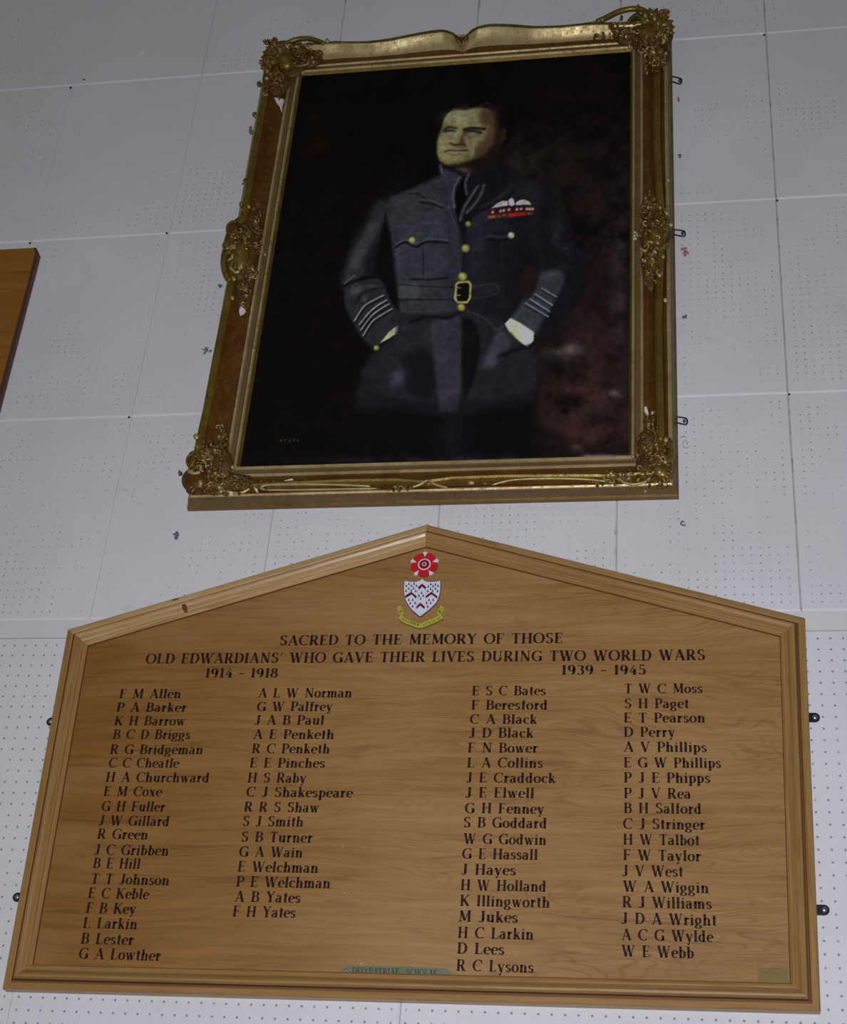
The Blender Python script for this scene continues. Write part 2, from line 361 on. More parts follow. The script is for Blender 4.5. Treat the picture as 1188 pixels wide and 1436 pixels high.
# ---- lettering: drawn with a broad nib, thick verticals and thin horizontals
T, t_ = .225, .066
def arc(cx, cy, rx, ry, a0, a1, n=14): return [(cx + rx * math.cos(math.radians(a0 + (a1 - a0) * i / n)), cy + ry * math.sin(math.radians(a0 + (a1 - a0) * i / n))) for i in range(n + 1)]
def S(x, y0=0, y1=1, s0=1, s1=1, w=T):               # stem with serifs
    r = [([(x, y0), (x, y1)], w)]
    if s0: r.append(([(x - .16, y0 + .03), (x + .16, y0 + .03)], t_))
    if s1: r.append(([(x - .16, y1 - .03), (x + (.16 if s1 == 1 else .02), y1 - .03)], t_))
    return r
def N(pts): return [(pts, None)]
def Lw(pts, w): return [(pts, w)]
X = .67
G = {
 'A': (.86, Lw([(.1, 0), (.43, 1)], t_ * 1.2) + Lw([(.4, 1), (.76, 0)], T) + Lw([(.2, .33), (.66, .33)], t_) + Lw([(.0, .03), (.22, .03)], t_) + Lw([(.6, .03), (.9, .03)], t_)),
 'B': (.74, S(.18) + N([(.18, .97), (.4, .97)] + arc(.4, .75, .2, .22, 90, -90) + [(.18, .53)]) + N([(.18, .53), (.42, .53)] + arc(.42, .28, .24, .25, 90, -90) + [(.18, .03)])),
 'C': (.84, N(arc(.5, .5, .41, .48, 48, 312, 22)) + Lw([(.8, .98), (.8, .68)], t_)),
 'D': (.84, S(.18) + N([(.18, .97), (.38, .97)] + arc(.38, .5, .38, .47, 90, -90, 18) + [(.18, .03)])),
 'E': (.7, S(.18) + Lw([(.18, .97), (.64, .97)], t_) + Lw([(.18, .52), (.5, .52)], t_) + Lw([(.18, .03), (.66, .03)], t_) + Lw([(.63, .98), (.63, .8)], t_) + Lw([(.65, .02), (.66, .22)], t_) + Lw([(.5, .62), (.5, .42)], t_)),
 'F': (.68, S(.18) + Lw([(.18, .97), (.64, .97)], t_) + Lw([(.18, .52), (.5, .52)], t_) + Lw([(.63, .98), (.63, .78)], t_) + Lw([(.5, .62), (.5, .42)], t_)),
 'G': (.9, N(arc(.5, .5, .41, .48, 48, 330, 22)) + Lw([(.76, .03), (.76, .44)], T) + Lw([(.6, .45), (.9, .45)], t_) + Lw([(.8, .98), (.8, .7)], t_)),
 'H': (.92, S(.18) + S(.74) + Lw([(.18, .52), (.74, .52)], t_)),
 'I': (.38, S(.19)),
 'J': (.52, S(.34, .2, 1, 0, 1) + N([(.34, .3)] + arc(.18, .2, .16, .2, 0, -150, 10))),
 'K': (.86, S(.18) + Lw([(.22, .42), (.7, .98)], t_ * 1.3) + Lw([(.34, .6), (.74, .02)], T) + Lw([(.6, .97), (.84, .97)], t_) + Lw([(.62, .03), (.88, .03)], t_)),
 'L': (.68, S(.18) + Lw([(.18, .03), (.64, .03)], t_) + Lw([(.63, .02), (.64, .26)], t_)),
 'M': (1.06, Lw([(.16, 0), (.2, 1)], t_ * 1.4) + Lw([(.2, 1), (.53, .1)], T) + Lw([(.53, .1), (.86, 1)], t_ * 1.2) + S(.88) + Lw([(.02, .03), (.3, .03)], t_)),
 'N': (.92, Lw([(.18, 0), (.18, 1)], t_ * 1.3) + Lw([(.16, 1), (.76, .02)], T) + Lw([(.76, 0), (.76, 1)], t_ * 1.3) + Lw([(.04, .03), (.32, .03)], t_) + Lw([(.62, .97), (.9, .97)], t_)),
 'O': (.94, N(arc(.47, .5, .4, .48, 0, 360, 28))),
 'P': (.7, S(.18) + N([(.18, .97), (.38, .97)] + arc(.38, .71, .25, .26, 90, -90) + [(.18, .45)])),
 'R': (.82, S(.18) + N([(.18, .97), (.38, .97)] + arc(.38, .73, .23, .24, 90, -90) + [(.18, .49)]) + Lw([(.4, .5), (.7, .02)], T) + Lw([(.62, .03), (.84, .03)], t_)),
 'S': (.66, [(arc(.33, .73, .21, .24, 40, 200, 10) + [(.34, .51)] + arc(.33, .27, .22, .25, 60, -150, 12), None), ([(.55, .98), (.55, .72)], t_), ([(.1, .02), (.1, .28)], t_)]),
 'T': (.74, S(.37, 0, 1, 1, 0) + Lw([(.04, .97), (.7, .97)], t_) + Lw([(.05, .98), (.04, .76)], t_) + Lw([(.69, .98), (.7, .76)], t_)),
 'U': (.88, Lw([(.18, .98), (.18, .36)], T) + N([(.18, .4)] + arc(.44, .32, .26, .3, 180, 360, 12) + [(.7, .36)]) + Lw([(.7, .36), (.7, .98)], t_ * 1.2) + Lw([(.02, .97), (.34, .97)], t_) + Lw([(.58, .97), (.84, .97)], t_)),
 'V': (.84, Lw([(.12, 1), (.46, .0)], T) + Lw([(.44, 0), (.74, 1)], t_ * 1.2) + Lw([(-.02, .97), (.28, .97)], t_) + Lw([(.62, .97), (.86, .97)], t_)),
 'W': (1.2, Lw([(.12, 1), (.4, 0)], T) + Lw([(.38, 0), (.64, .95)], t_ * 1.2) + Lw([(.58, 1), (.84, 0)], T) + Lw([(.82, 0), (1.08, 1)], t_ * 1.2) + Lw([(-.02, .97), (.28, .97)], t_) + Lw([(.96, .97), (1.2, .97)], t_)),
 'Y': (.8, Lw([(.1, 1), (.4, .5)], T) + Lw([(.4, .5), (.7, 1)], t_ * 1.2) + S(.4, 0, .52, 1, 0) + Lw([(-.02, .97), (.24, .97)], t_) + Lw([(.58, .97), (.82, .97)], t_)),
 'a': (.58, N(arc(.26, .47, .17, .18, 160, 20, 8)) + Lw([(.41, .52), (.41, .04)], T) + N([(.41, .4)] + arc(.24, .2, .17, .18, 60, 330, 14)) + Lw([(.41, .03), (.54, .05)], t_)),
 'b': (.62, S(.16, 0, 1, 0, 2) + N(arc(.3, .33, .24, .31, 140, -140, 18))),
 'c': (.52, N(arc(.31, .33, .23, .31, 45, 315, 16)) + Lw([(.46, .6), (.47, .46)], t_ * 1.6)),
 'd': (.66, S(.46, 0, 1, 0, 2) + N(arc(.32, .33, .24, .31, 40, 320, 18)) + Lw([(.46, .03), (.62, .03)], t_)),
 'e': (.54, N(arc(.3, .33, .23, .31, 5, 312, 18)) + Lw([(.1, .36), (.5, .36)], t_)),
 'f': (.4, S(.2, 0, .8, 1, 0) + N(arc(.34, .8, .14, .17, 180, 60, 8)) + Lw([(.04, X - .03), (.4, X - .03)], t_)),
 'g': (.6, N(arc(.27, .4, .19, .24, 0, 360, 18)) + N([(.16, .18), (.12, .08), (.3, .02)] + arc(.28, -.12, .22, .14, 70, -250, 14)) + Lw([(.4, .6), (.56, .64)], t_)),
 'h': (.68, S(.16, 0, 1, 1, 2) + N([(.17, .45)] + arc(.34, .42, .18, .22, 150, 0, 9)) + S(.52, 0, .44, 1, 0)),
 'i': (.32, S(.16, 0, X, 1, 2) + Lw([(.16, .8), (.16, .94)], .14)),
 'k': (.64, S(.16, 0, 1, 1, 2) + Lw([(.2, .28), (.48, .62)], t_ * 1.2) + Lw([(.3, .4), (.54, .02)], T * .9) + Lw([(.46, .03), (.66, .03)], t_) + Lw([(.4, .64), (.58, .64)], t_)),
 'l': (.32, S(.16, 0, 1, 1, 2)),
 'm': (1.02, S(.16, 0, X, 1, 2) + N([(.17, .45)] + arc(.33, .42, .17, .22, 150, 0, 9)) + S(.5, 0, .44, 1, 0) + N([(.51, .45)] + arc(.67, .42, .17, .22, 150, 0, 9)) + S(.84, 0, .44, 1, 0)),
 'n': (.68, S(.16, 0, X, 1, 2) + N([(.17, .45)] + arc(.34, .42, .18, .22, 150, 0, 9)) + S(.52, 0, .44, 1, 0)),
 'o': (.6, N(arc(.3, .33, .24, .31, 0, 360, 22))),
 'p': (.62, S(.16, -.28, X, 1, 2) + N(arc(.3, .33, .24, .31, 140, -140, 18))),
 'r': (.46, S(.16, 0, X, 1, 2) + N([(.17, .42)] + arc(.34, .48, .14, .15, 160, 60, 7)) + Lw([(.4, .6), (.4, .5)], T * .8)),
 's': (.46, [(arc(.23, .48, .14, .16, 40, 200, 8) + [(.24, .34)] + arc(.23, .18, .15, .16, 60, -150, 10), None), ([(.38, .64), (.38, .48)], t_), ([(.08, .02), (.08, .18)], t_)]),
 't': (.4, Lw([(.2, .88), (.2, .1)], T) + N([(.2, .12)] + arc(.33, .12, .13, .1, 180, 300, 6)) + Lw([(.04, X - .03), (.4, X - .03)], t_)),
 'u': (.68, S(.16, .2, X, 0, 2) + N([(.16, .26)] + arc(.33, .22, .17, .19, 180, 350, 9)) + S(.52, 0, X, 0, 2) + Lw([(.52, .03), (.66, .03)], t_)),
 'w': (.88, Lw([(.1, X), (.3, 0)], T * .9) + Lw([(.29, 0), (.46, .62)], t_ * 1.2) + Lw([(.42, X), (.62, 0)], T * .9) + Lw([(.61, 0), (.78, X)], t_ * 1.2) + Lw([(0, X - .03), (.22, X - .03)], t_) + Lw([(.68, X - .03), (.88, X - .03)], t_)),
 'x': (.6, Lw([(.1, X), (.5, 0)], T) + Lw([(.1, 0), (.5, X)], t_ * 1.2) + Lw([(0, .03), (.2, .03)], t_) + Lw([(.4, X - .03), (.58, X - .03)], t_)),
 'y': (.62, Lw([(.1, X), (.34, .02)], T) + Lw([(.52, X), (.28, -.18)], t_ * 1.2) + Lw([(.28, -.18), (.14, -.24)], T * .7) + Lw([(0, X - .03), (.22, X - .03)], t_) + Lw([(.42, X - .03), (.62, X - .03)], t_)),
 '1': (.44, S(.24, 0, 1, 1, 0) + Lw([(.24, .97), (.08, .84)], t_ * 1.3)),
 '3': (.6, N(arc(.27, .75, .19, .23, 150, -90, 12)) + N(arc(.27, .27, .23, .25, 90, -150, 14))),
 '4': (.64, S(.42, 0, .62, 1, 0) + Lw([(.42, 1), (.05, .3)], t_ * 1.3) + Lw([(.05, .3), (.6, .3)], t_ * 1.3)),
 '5': (.6, Lw([(.12, .97), (.5, .97)], t_ * 1.8) + Lw([(.13, .97), (.12, .58)], t_) + N(arc(.26, .32, .24, .29, 120, -150, 14))),
 '8': (.62, N(arc(.3, .75, .18, .22, 0, 360, 18)) + N(arc(.3, .27, .23, .26, 0, 360, 20))),
 '9': (.62, N(arc(.29, .68, .21, .29, 0, 360, 18)) + N([(.5, .68)] + arc(.22, .42, .28, .41, 10, -70, 8))),
 '-': (.5, Lw([(.06, .42), (.44, .42)], .11)),
 "'": (.26, Lw([(.18, 1.02), (.1, .74)], .1)),
 '.': (.3, Lw([(.15, .44), (.15, .56)], .12)),
 ' ': (.46, []),
}
def ribbon(mb, pts, w, X0, Z0, sx, sz, h, m=0):
    n = len(pts); v = []
    for i, (x, y) in enumerate(pts):
        a = pts[max(i - 1, 0)]; b = pts[min(i + 1, n - 1)]; dx, dy = b[0] - a[0], b[1] - a[1]; L = math.hypot(dx, dy) or 1
        dx /= L; dy /= L; ww = w if w is not None else t_ + (T - t_) * dy * dy
        # diagonal strokes keep their width measured across
        nx, ny = -dy * ww / 2, dx * ww / 2
        v += [(X0 + (x + nx) * sx, h, Z0 + (y + ny) * sz), (X0 + (x - nx) * sx, h, Z0 + (y - ny) * sz)]
    mb.add(v, [(2 * i, 2 * i + 1, 2 * i + 3, 2 * i + 2) for i in range(n - 1)], m)
def text_w(s, gap=.1): return sum(G[c][0] + gap for c in s) - gap
def write(mb, s, X0, X1, Z0, cap, h, m=0, gap=.1):
    sx = (X1 - X0) / text_w(s, gap); x = X0
    for c in s:
        for pts, w in G[c][1]: ribbon(mb, pts, w, x, Z0, sx, cap, h, m)
        x += (G[c][0] + gap) * sx
def line(name, s, l, r, y, cap, yr=None):
    if name == 'date_line':                      # two years and the dash between them
        tot = text_w(s); acc = 0
        for w_ in s.split(' '):
            x0 = l + (r - l) * acc / tot; x1 = l + (r - l) * (acc + text_w(w_)) / tot; line('dash' if w_ == '-' else 'year', w_, x0, x1, y, cap); acc += text_w(w_) + .1 + G[' '][0] + .1
        return
    mb = MB(); a = U(l - 1, y, HB); b = U(r + 1, yr if yr else y, HB)
    write(mb, s, a[0], b[0], a[1] - .0005, cap, HB + .0005); mb.build(name, M_LETTER, brd)
CAPH = .0222
line('heading_line', 'SACRED TO THE MEMORY OF THOSE', 393, 788, 905, .0250)
line('heading_line', "OLD EDWARDIANS' WHO GAVE THEIR LIVES DURING TWO WORLD WARS", 205, 988, 930.5, .0250, 924)
line('date_line', '1914 - 1918', 288, 388, 950, .0225)
line('date_line', '1939 - 1945', 788, 905, 946, .0225)
cols = [
 ([('F M Allen', 168, 252), ('P A Barker', 164, 260), ('K H Barrow', 161, 258), ('B C D Briggs', 159, 265), ('R G Bridgeman', 155, 283), ('C C Cheatle', 153, 249), ('H A Churchward', 149, 292), ('E M Coxe', 146, 225), ('G H Fuller', 143, 230), ('J W Gillard', 139, 236), ('R Green', 137, 206), ('J C Gribben', 133, 235), ('B E Hill', 131, 195), ('T T Johnson', 128, 236), ('E C Keble', 124, 207), ('F B Key', 121, 189), ('L Larkin', 117, 191), ('B Lester', 114, 186), ('G A Lowther', 111, 224)],
  [979, 998, 1017, 1036, 1057, 1076, 1096, 1116, 1137, 1157, 1176, 1198, 1217, 1239, 1259, 1280, 1301, 1323, 1344]),
 ([('A L W Norman', 363, 492), ('G W Palfrey', 361, 465), ('J A B Paul', 358, 453), ('A E Penketh', 356, 467), ('R C Penketh', 354, 461), ('E E Pinches', 351, 454), ('H S Raby', 348, 428), ('C J Shakespeare', 346, 493), ('R R S Shaw', 343, 446), ('S J Smith', 341, 424), ('S B Turner', 339, 437), ('G A Wain', 336, 423), ('E Welchman', 334, 445), ('P E Welchman', 332, 462), ('A B Yates', 330, 420), ('F H Yates', 327, 413)],
  [978, 997, 1016, 1036, 1056, 1076, 1097, 1117, 1138, 1158, 1180, 1201, 1222, 1243, 1264, 1285]),
 ([('E S C Bates', 663, 764), ('F Beresford', 662, 767), ('C A Black', 660, 752), ('J D Black', 659, 747), ('F N Bower', 657, 753), ('L A Collins', 656, 760), ('J E Craddock', 655, 778), ('J E Elwell', 654, 748), ('G H Fenney', 653, 762), ('S B Goddard', 651, 766), ('W G Godwin', 651, 765), ('G E Hassall', 649, 753), ('J Hayes', 648, 722), ('H W Holland', 647, 765), ('K Illingworth', 646, 770), ('M Jukes', 644, 725), ('H C Larkin', 643, 747), ('D Lees', 642, 706), ('R C Lysons', 641, 747)],
  [975, 995, 1015, 1034, 1055, 1076, 1097, 1118, 1140, 1160, 1183, 1204, 1226, 1248, 1270, 1292, 1315, 1337, 1361]),
 ([('T W C Moss', 877, 984), ('S H Paget', 877, 965), ('E T Pearson', 876, 988), ('D Perry', 876, 946), ('A V Phillips', 876, 990), ('E G W Phillips', 876, 1010), ('P J E Phipps', 876, 995), ('P J V Rea', 876, 968), ('B H Salford', 876, 983), ('C J Stringer', 875, 988), ('H W Talbot', 875, 980), ('F W Taylor', 875, 982), ('J V West', 874, 957), ('W A Wiggin', 875, 993), ('R J Williams', 874, 997), ('J D A Wright', 873, 1004), ('A C G Wylde', 873, 999), ('W E Webb', 873, 972)],
  [972, 993, 1013, 1033, 1054, 1076, 1097, 1119, 1140, 1162, 1184, 1206, 1228, 1250, 1272, 1295, 1318, 1341])]
for names, ys in cols:
    for (s, l, r), y in zip(names, ys): line('name_line', s, l, r, y, CAPH)

# ---- crest: rose, shield, ribbon
def PP(pts, h): return [U(a, b, h) for a, b in pts]
rb = MB(); cx, cy = 595.5, 792.5
cxm, czm = U(cx, cy, HB); R0 = .031
def circ(x, z, r, n=20, a0=0): return [(x + r * math.cos(a0 + 2 * PI * i / n), z + r * math.sin(a0 + 2 * PI * i / n)) for i in range(n)]
out = []
for i in range(60):
    a = 2 * PI * i / 60 + PI / 2; out.append((cxm + R0 * (.9 + .13 * abs(math.sin(2.5 * (a - PI / 2)))) * math.cos(a), czm + R0 * (.9 + .13 * abs(math.sin(2.5 * (a - PI / 2)))) * math.sin(a)))
plate(rb, out, HB, HB + .003)
rose = rb.build('rose_badge', M_RED, brd, label='red heraldic rose')
for k in range(5):
    a = PI / 2 + k * 2 * PI / 5; sb = MB(); c, s = math.cos(a), math.sin(a)
    q = [(.62, 0), (.86, .10), (1.02, .2), (1.0, .06), (1.13, .0), (1.0, -.06), (1.02, -.2), (.86, -.10)]
    plate(sb, [(cxm + R0 * (x * c - y * s), czm + R0 * (x * s + y * c)) for x, y in q], HB + .001, HB + .0042); sb.build('sepal', M_WHITE, rose, label='white sepal')
for r, m, h in ((.47, M_WHITE, .0036), (.39, M_RED, .0042), (.30, M_MAROON, .0046), (.17, M_WHITE, .005), (.12, M_RED, .0054)):
    sb = MB(); plate(sb, circ(cxm, czm, R0 * r), HB + .0025, HB + h); sb.build('rose_ring', m, rose)
# shield
K = 9.138                                     # scale of the measured close-up
def CU(x, y): return (530 + x / K, 770 + y / K)
def bez(p0, p1, p2, n=8): return [tuple((1 - t) ** 2 * p0[k] + 2 * t * (1 - t) * p1[k] + t * t * p2[k] for k in (0, 1)) for t in np.linspace(0, 1, n)]
so = bez((348, 418), (450, 445), (520, 425)) + bez((520, 425), (560, 410), (572, 390), 4) + bez((572, 390), (590, 415), (625, 428), 4) + bez((625, 428), (720, 440), (803, 418)) + \
     bez((803, 418), (812, 610), (745, 700)) + bez((745, 700), (650, 800), (543, 870)) + bez((543, 870), (420, 790), (365, 670)) + bez((365, 670), (325, 560), (348, 418))
so2 = [(575 + (x - 575) * 1.035, 600 + (y - 600) * 1.035) for x, y in so]
sh = MB(); plate(sh, PP([CU(*p) for p in so2], HB)[::-1], HB, HB + .0025); shield = sh.build('shield', M_NAVY, brd, label='white shield with maroon chevrons and dark ermine spots')
sh = MB(); plate(sh, PP([CU(*p) for p in so], HB)[::-1], HB + .002, HB + .004); sh.build('field', M_WHITE, shield)
for ch in ([(572, 455), (625, 500), (610, 528), (572, 490), (528, 528), (518, 500)], [(432, 560), (500, 615), (492, 650), (440, 592), (358, 640), (352, 612)],
           [(692, 560), (768, 618), (765, 650), (692, 592), (622, 640), (618, 612)], [(547, 698), (606, 748), (600, 782), (547, 735), (498, 782), (500, 748)]):
    c = MB(); plate(c, PP([CU(*p) for p in ch], HB)[::-1], HB + .0035, HB + .005); c.build('chevron', M_MAROON, shield, label='maroon chevron')
for cr in ([(518, 530), (506, 660)], [(622, 530), (610, 660)], [(506, 660), (470, 800)], [(610, 660), (640, 790)], [(470, 800), (540, 868)], [(518, 530), (572, 490), (622, 530)]):
    c = MB(); tube(c, [CU(*p) for p in cr], .28, HB + .004, n=5); c.build('inner_line', M_SMUDGE, shield)
spots = [(370, 480), (404, 455), (436, 480), (468, 455), (498, 478), (398, 515), (462, 512), (366, 545), (432, 540), (490, 548), (650, 488), (682, 460), (712, 485), (742, 462), (775, 482), (680, 518), (742, 515), (645, 548), (705, 545), (768, 548),
         (565, 570), (532, 608), (586, 608), (553, 645), (400, 660), (452, 660), (418, 702), (482, 698), (450, 742), (660, 660), (712, 660), (628, 698), (680, 700), (645, 745)]
sp = MB()
for x, y in spots:
    plate(sp, PP([CU(x, y - 22), CU(x + 9, y + 4), CU(x + 12, y + 20), CU(x, y + 13), CU(x - 12, y + 20), CU(x - 9, y + 4)], HB)[::-1], HB + .0038, HB + .0046)
sp.build('ermine_spots', M_NAVY, shield)
# ribbon
rbn = MB()
def band(mb, mid, w, h0, h1, m=0):
    up = []; dn = []
    for i, p in enumerate(mid):
        a = mid[max(i - 1, 0)]; b = mid[min(i + 1, len(mid) - 1)]; dx, dy = b[0] - a[0], b[1] - a[1]; L = math.hypot(dx, dy)
        up.append((p[0] + dy / L * w / 2, p[1] - dx / L * w / 2)); dn.append((p[0] - dy / L * w / 2, p[1] + dx / L * w / 2))
    for i in range(len(mid) - 1):
        plate(mb, PP([CU(*q) for q in (up[i], dn[i], dn[i + 1], up[i + 1])], HB), h0, h1, m)
main = smooth_line([(282, 868), (340, 920), (430, 955), (540, 990), (640, 955), (740, 915), (822, 868)], 4)
band(rbn, [(x + 3, y + 7) for x, y in main], 66, HB, HB + .0012, 1)
band(rbn, main, 58, HB + .001, HB + .003, 0)
ribn = rbn.build('scroll_ribbon', [M_YELLOW, M_OLIVE], brd, label='yellow motto ribbon under the shield')
for pts in ([(330, 838), (275, 822), (318, 795), (262, 775), (300, 742)], [(768, 838), (822, 822), (775, 800), (838, 780), (800, 742)]):
    c = MB(); band(c, smooth_line(pts, 4), 30, HB + .0005, HB + .0035); c.build('ribbon_fold', M_YELLOW, ribn)
for s_, pts in (('DEO PATRIAE', [(305, 902), (380, 937), (455, 962), (525, 985)]), ('SCHOLAE', [(575, 985), (650, 958), (730, 925), (800, 890)])):
    c = MB(); mid = smooth_line(pts, 6); tot = text_w(s_); acc = 0
    for chh in s_:
        gw = G[chh][0] + .1; fpos = (acc + gw / 2) / tot * (len(mid) - 1); i0 = min(int(fpos), len(mid) - 2); fr = fpos - i0
        qx = mid[i0][0] + (mid[i0 + 1][0] - mid[i0][0]) * fr; qy = mid[i0][1] + (mid[i0 + 1][1] - mid[i0][1]) * fr
        X0, Z0 = U(*CU(qx - 9, qy + 14), HB)
        for p2, w in G[chh][1]: ribbon(c, p2, w, X0, Z0, .0052, .0062, HB + .0032)
        acc += gw
    c.build('motto_lettering', M_OLIVE, ribn)

# plates on the board
M_GREENPL = mat_plain('tarnished_green_metal', rgb(124, 132, 104), .4, .25, 60, .5, .25)
M_BRASSPL = mat_plain('dull_brass', rgb(136, 120, 66), .4, .4, 60, .5, .25)
M_ETCH = mat_plain('etched_ink', rgb(62, 68, 62), .7)
gp = MB(); po = PP([(478, 1360), (484, 1355), (560, 1355.5), (626, 1358), (633, 1364), (627, 1369.5), (560, 1369), (486, 1367)], HB)[::-1]
plate(gp, po, HB, HB + .002); mp = gp.build('motto_plate', M_GREENPL, brd, label='long greenish metal motto plate at the bottom edge')
c = MB(); a = U(494, 1366, HB); b = U(613, 1366, HB); write(c, 'DEO.PATRIAE', a[0], U(560, 1366, HB)[0], a[1] - .001, .0135, HB + .0025); write(c, 'SCHOLAE', U(570, 1366, HB)[0], b[0], a[1] - .001, .0135, HB + .0025)
c.build('plate_lettering', M_ETCH, mp)
for px, py in ((485, 1360.5), (624, 1363.5)):
    c = MB(); sphere(c, px, py, 1.7, 1.8, HB + .002, .0015, 0, 0, 8, 4); c.build('rivet', M_SCREW, mp, True)
for px, py in ((506, 1351.5), (497, 1368.8), (481.5, 1187), (482.5, 1251.5)):
    c = MB(); sphere(c, px, py, .8, .8, HB, .0008, 0, 0, 8, 4); c.build('paint_fleck', M_WHITE, brd, True)
bp = MB(); plate(bp, PP([(1063, 1357), (1105, 1359), (1106, 1379), (1063, 1377.5)], HB), HB, HB + .0018)
bpo = bp.build('maker_plate', M_BRASSPL, brd, label='small dull brass plate in the lower right corner')
c = MB()
for l, r, y in ((1079, 1099, 1361), (1072, 1090, 1366)):       # engraving too worn to read: short scratched strokes
    n = int((r - l) / 2.4)
    for k in range(n):
        x0, z0 = U(l + k * 2.4, y, HB); ribbon(c, [(0, 0), (.4, 1)], .35, x0, z0, .0022, .0045, HB + .0021)
c.build('worn_engraving', M_ETCH, bpo)

# fixing plates of the board (mirror plates with a screw)
def fixing(parent, px, py, sgn, rpx, reach, name='fixing_plate', ring=False, h=.004):
    mb = MB(); X0, Z0 = U(px, py, h); r = rpx * .0016
    pts = []
    for i in range(13):
        a = -PI / 2 + PI * i / 12; pts.append((X0 + sgn * math.cos(a) * r, Z0 + math.sin(a) * r))
    pts += [(X0 - sgn * reach, Z0 + r), (X0 - sgn * reach, Z0 - r)]
    if sgn < 0: pts = pts[::-1]
    plate(mb, pts, .0012, h + .0005); o = mb.build(name, M_STEEL, parent)
    sb = MB(); n = 14; v = []; 
    for j, (rr, hh) in enumerate(((1, .0), (.85, .002), (.45, .0032), (0.02, .0036))):
        v += [(X0 + r * .58 * rr * math.cos(2 * PI * i / n), h + .0004 + hh, Z0 + r * .58 * rr * math.sin(2 * PI * i / n)) for i in range(n)]
    sb.add(v, [(j * n + i, j * n + (i + 1) % n, (j + 1) * n + (i + 1) % n, (j + 1) * n + i) for j in range(3) for i in range(n)]); sb.build('screw', M_SCREW, o, True)
fixing(brd, 1143, 1006, 1, 6.3, .03); fixing(brd, 1156, 1276, 1, 6.3, .03)
fixing(brd, 71, 1012, -1, 6, .03); fixing(brd, 24, 1258, -1, 6, .03)

# ---------------------------------------------------------------- framed portrait
prt = thing('framed_portrait', 'framed oil painting of a man in dark uniform in an ornate gilt frame', 'painting', (1.17, 0, LIFT - 1.486))
FX0, FX1, FZ0 = U(262, 716)[0] + .003, 1.7462, U(600, 709)[1]
HC = .02
cTL, cTR, cBR, cBL = (U(425.5, 107, HC), U(884, 73, HC), U(881, 639.5, HC), U(336.5, 653.5, HC))
CX0 = (cTL[0] + cBL[0]) / 2; CX1 = (cTR[0] + cBR[0]) / 2; CZ1 = (cTL[1] + cTR[1]) / 2; CZ0 = (cBL[1] + cBR[1]) / 2
FZ1 = CZ1 + .108
FO = [(FX0, FZ0), (FX1, FZ0), (FX1, FZ1), (FX0, FZ1)]                    # counter-clockwise: bottom, right, top, left
W_ = [CZ0 - FZ0, FX1 - CX1, FZ1 - CZ1, CX0 - FX0]                        # moulding widths
PW = .113
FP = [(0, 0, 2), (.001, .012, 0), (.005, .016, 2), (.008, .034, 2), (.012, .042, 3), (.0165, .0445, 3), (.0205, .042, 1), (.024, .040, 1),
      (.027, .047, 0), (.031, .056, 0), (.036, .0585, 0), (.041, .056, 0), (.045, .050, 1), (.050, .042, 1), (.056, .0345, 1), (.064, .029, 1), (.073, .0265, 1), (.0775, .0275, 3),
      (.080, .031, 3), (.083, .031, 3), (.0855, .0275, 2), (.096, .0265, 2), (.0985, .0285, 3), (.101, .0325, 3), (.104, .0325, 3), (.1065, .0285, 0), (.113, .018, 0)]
def sweep_e(side, t):
    if side == 2: xs, es = TOPX, TOPE
    elif side == 3: xs, es = LX, LE
    elif side == 0: xs, es = [0, .12, .2, .33, .44, .5, .56, .67, .8, .88, 1], [-.004, 0, -.003, -.006, -.004, .0035, -.005, -.006, -.003, 0, -.004]
    else: xs, es = [0, .15, .3, .42, .5, .58, .7, .85, 1], [0, -.004, -.006, 0, .006, 0, -.006, -.004, 0]
    return float(np.interp(t, xs, es))
# top outline measured along the crest of the rail
topo = [(700 - 300, 62), (440, 60), (459, 58), (479, 58.5), (510, 58), (541, 54.5), (573, 48), (600, 43.5), (619, 41.6), (634, 45), (642, 51), (647, 57), (651, 51), (656, 46.5), (671, 37), (690, 33.6), (718, 33.8), (756, 36), (799, 34.5), (830, 31), (850, 30), (900, 30), (942, 25)]
TOPX = []; TOPE = []
for a, b in topo:
    x, z = U(a, b, .056); TOPX.append(1 - (x - FX0) / (FX1 - FX0)); TOPE.append(z - (FZ1 - .029))
TOPX = TOPX[::-1]; TOPE = TOPE[::-1]
lo = [(375, 80), (367, 120), (352, 200), (340, 270), (334, 305), (322, 318), (319, 345), (319, 370), (318, 392), (312, 420), (304, 459), (293, 515), (281, 580), (272, 620), (262, 670)]
LX = []; LE = []
for a, b in lo:
    x, z = U(a, b, .05); LX.append((FZ1 - z) / (FZ1 - FZ0)); LE.append(-(x - (FX0 + .0255)))
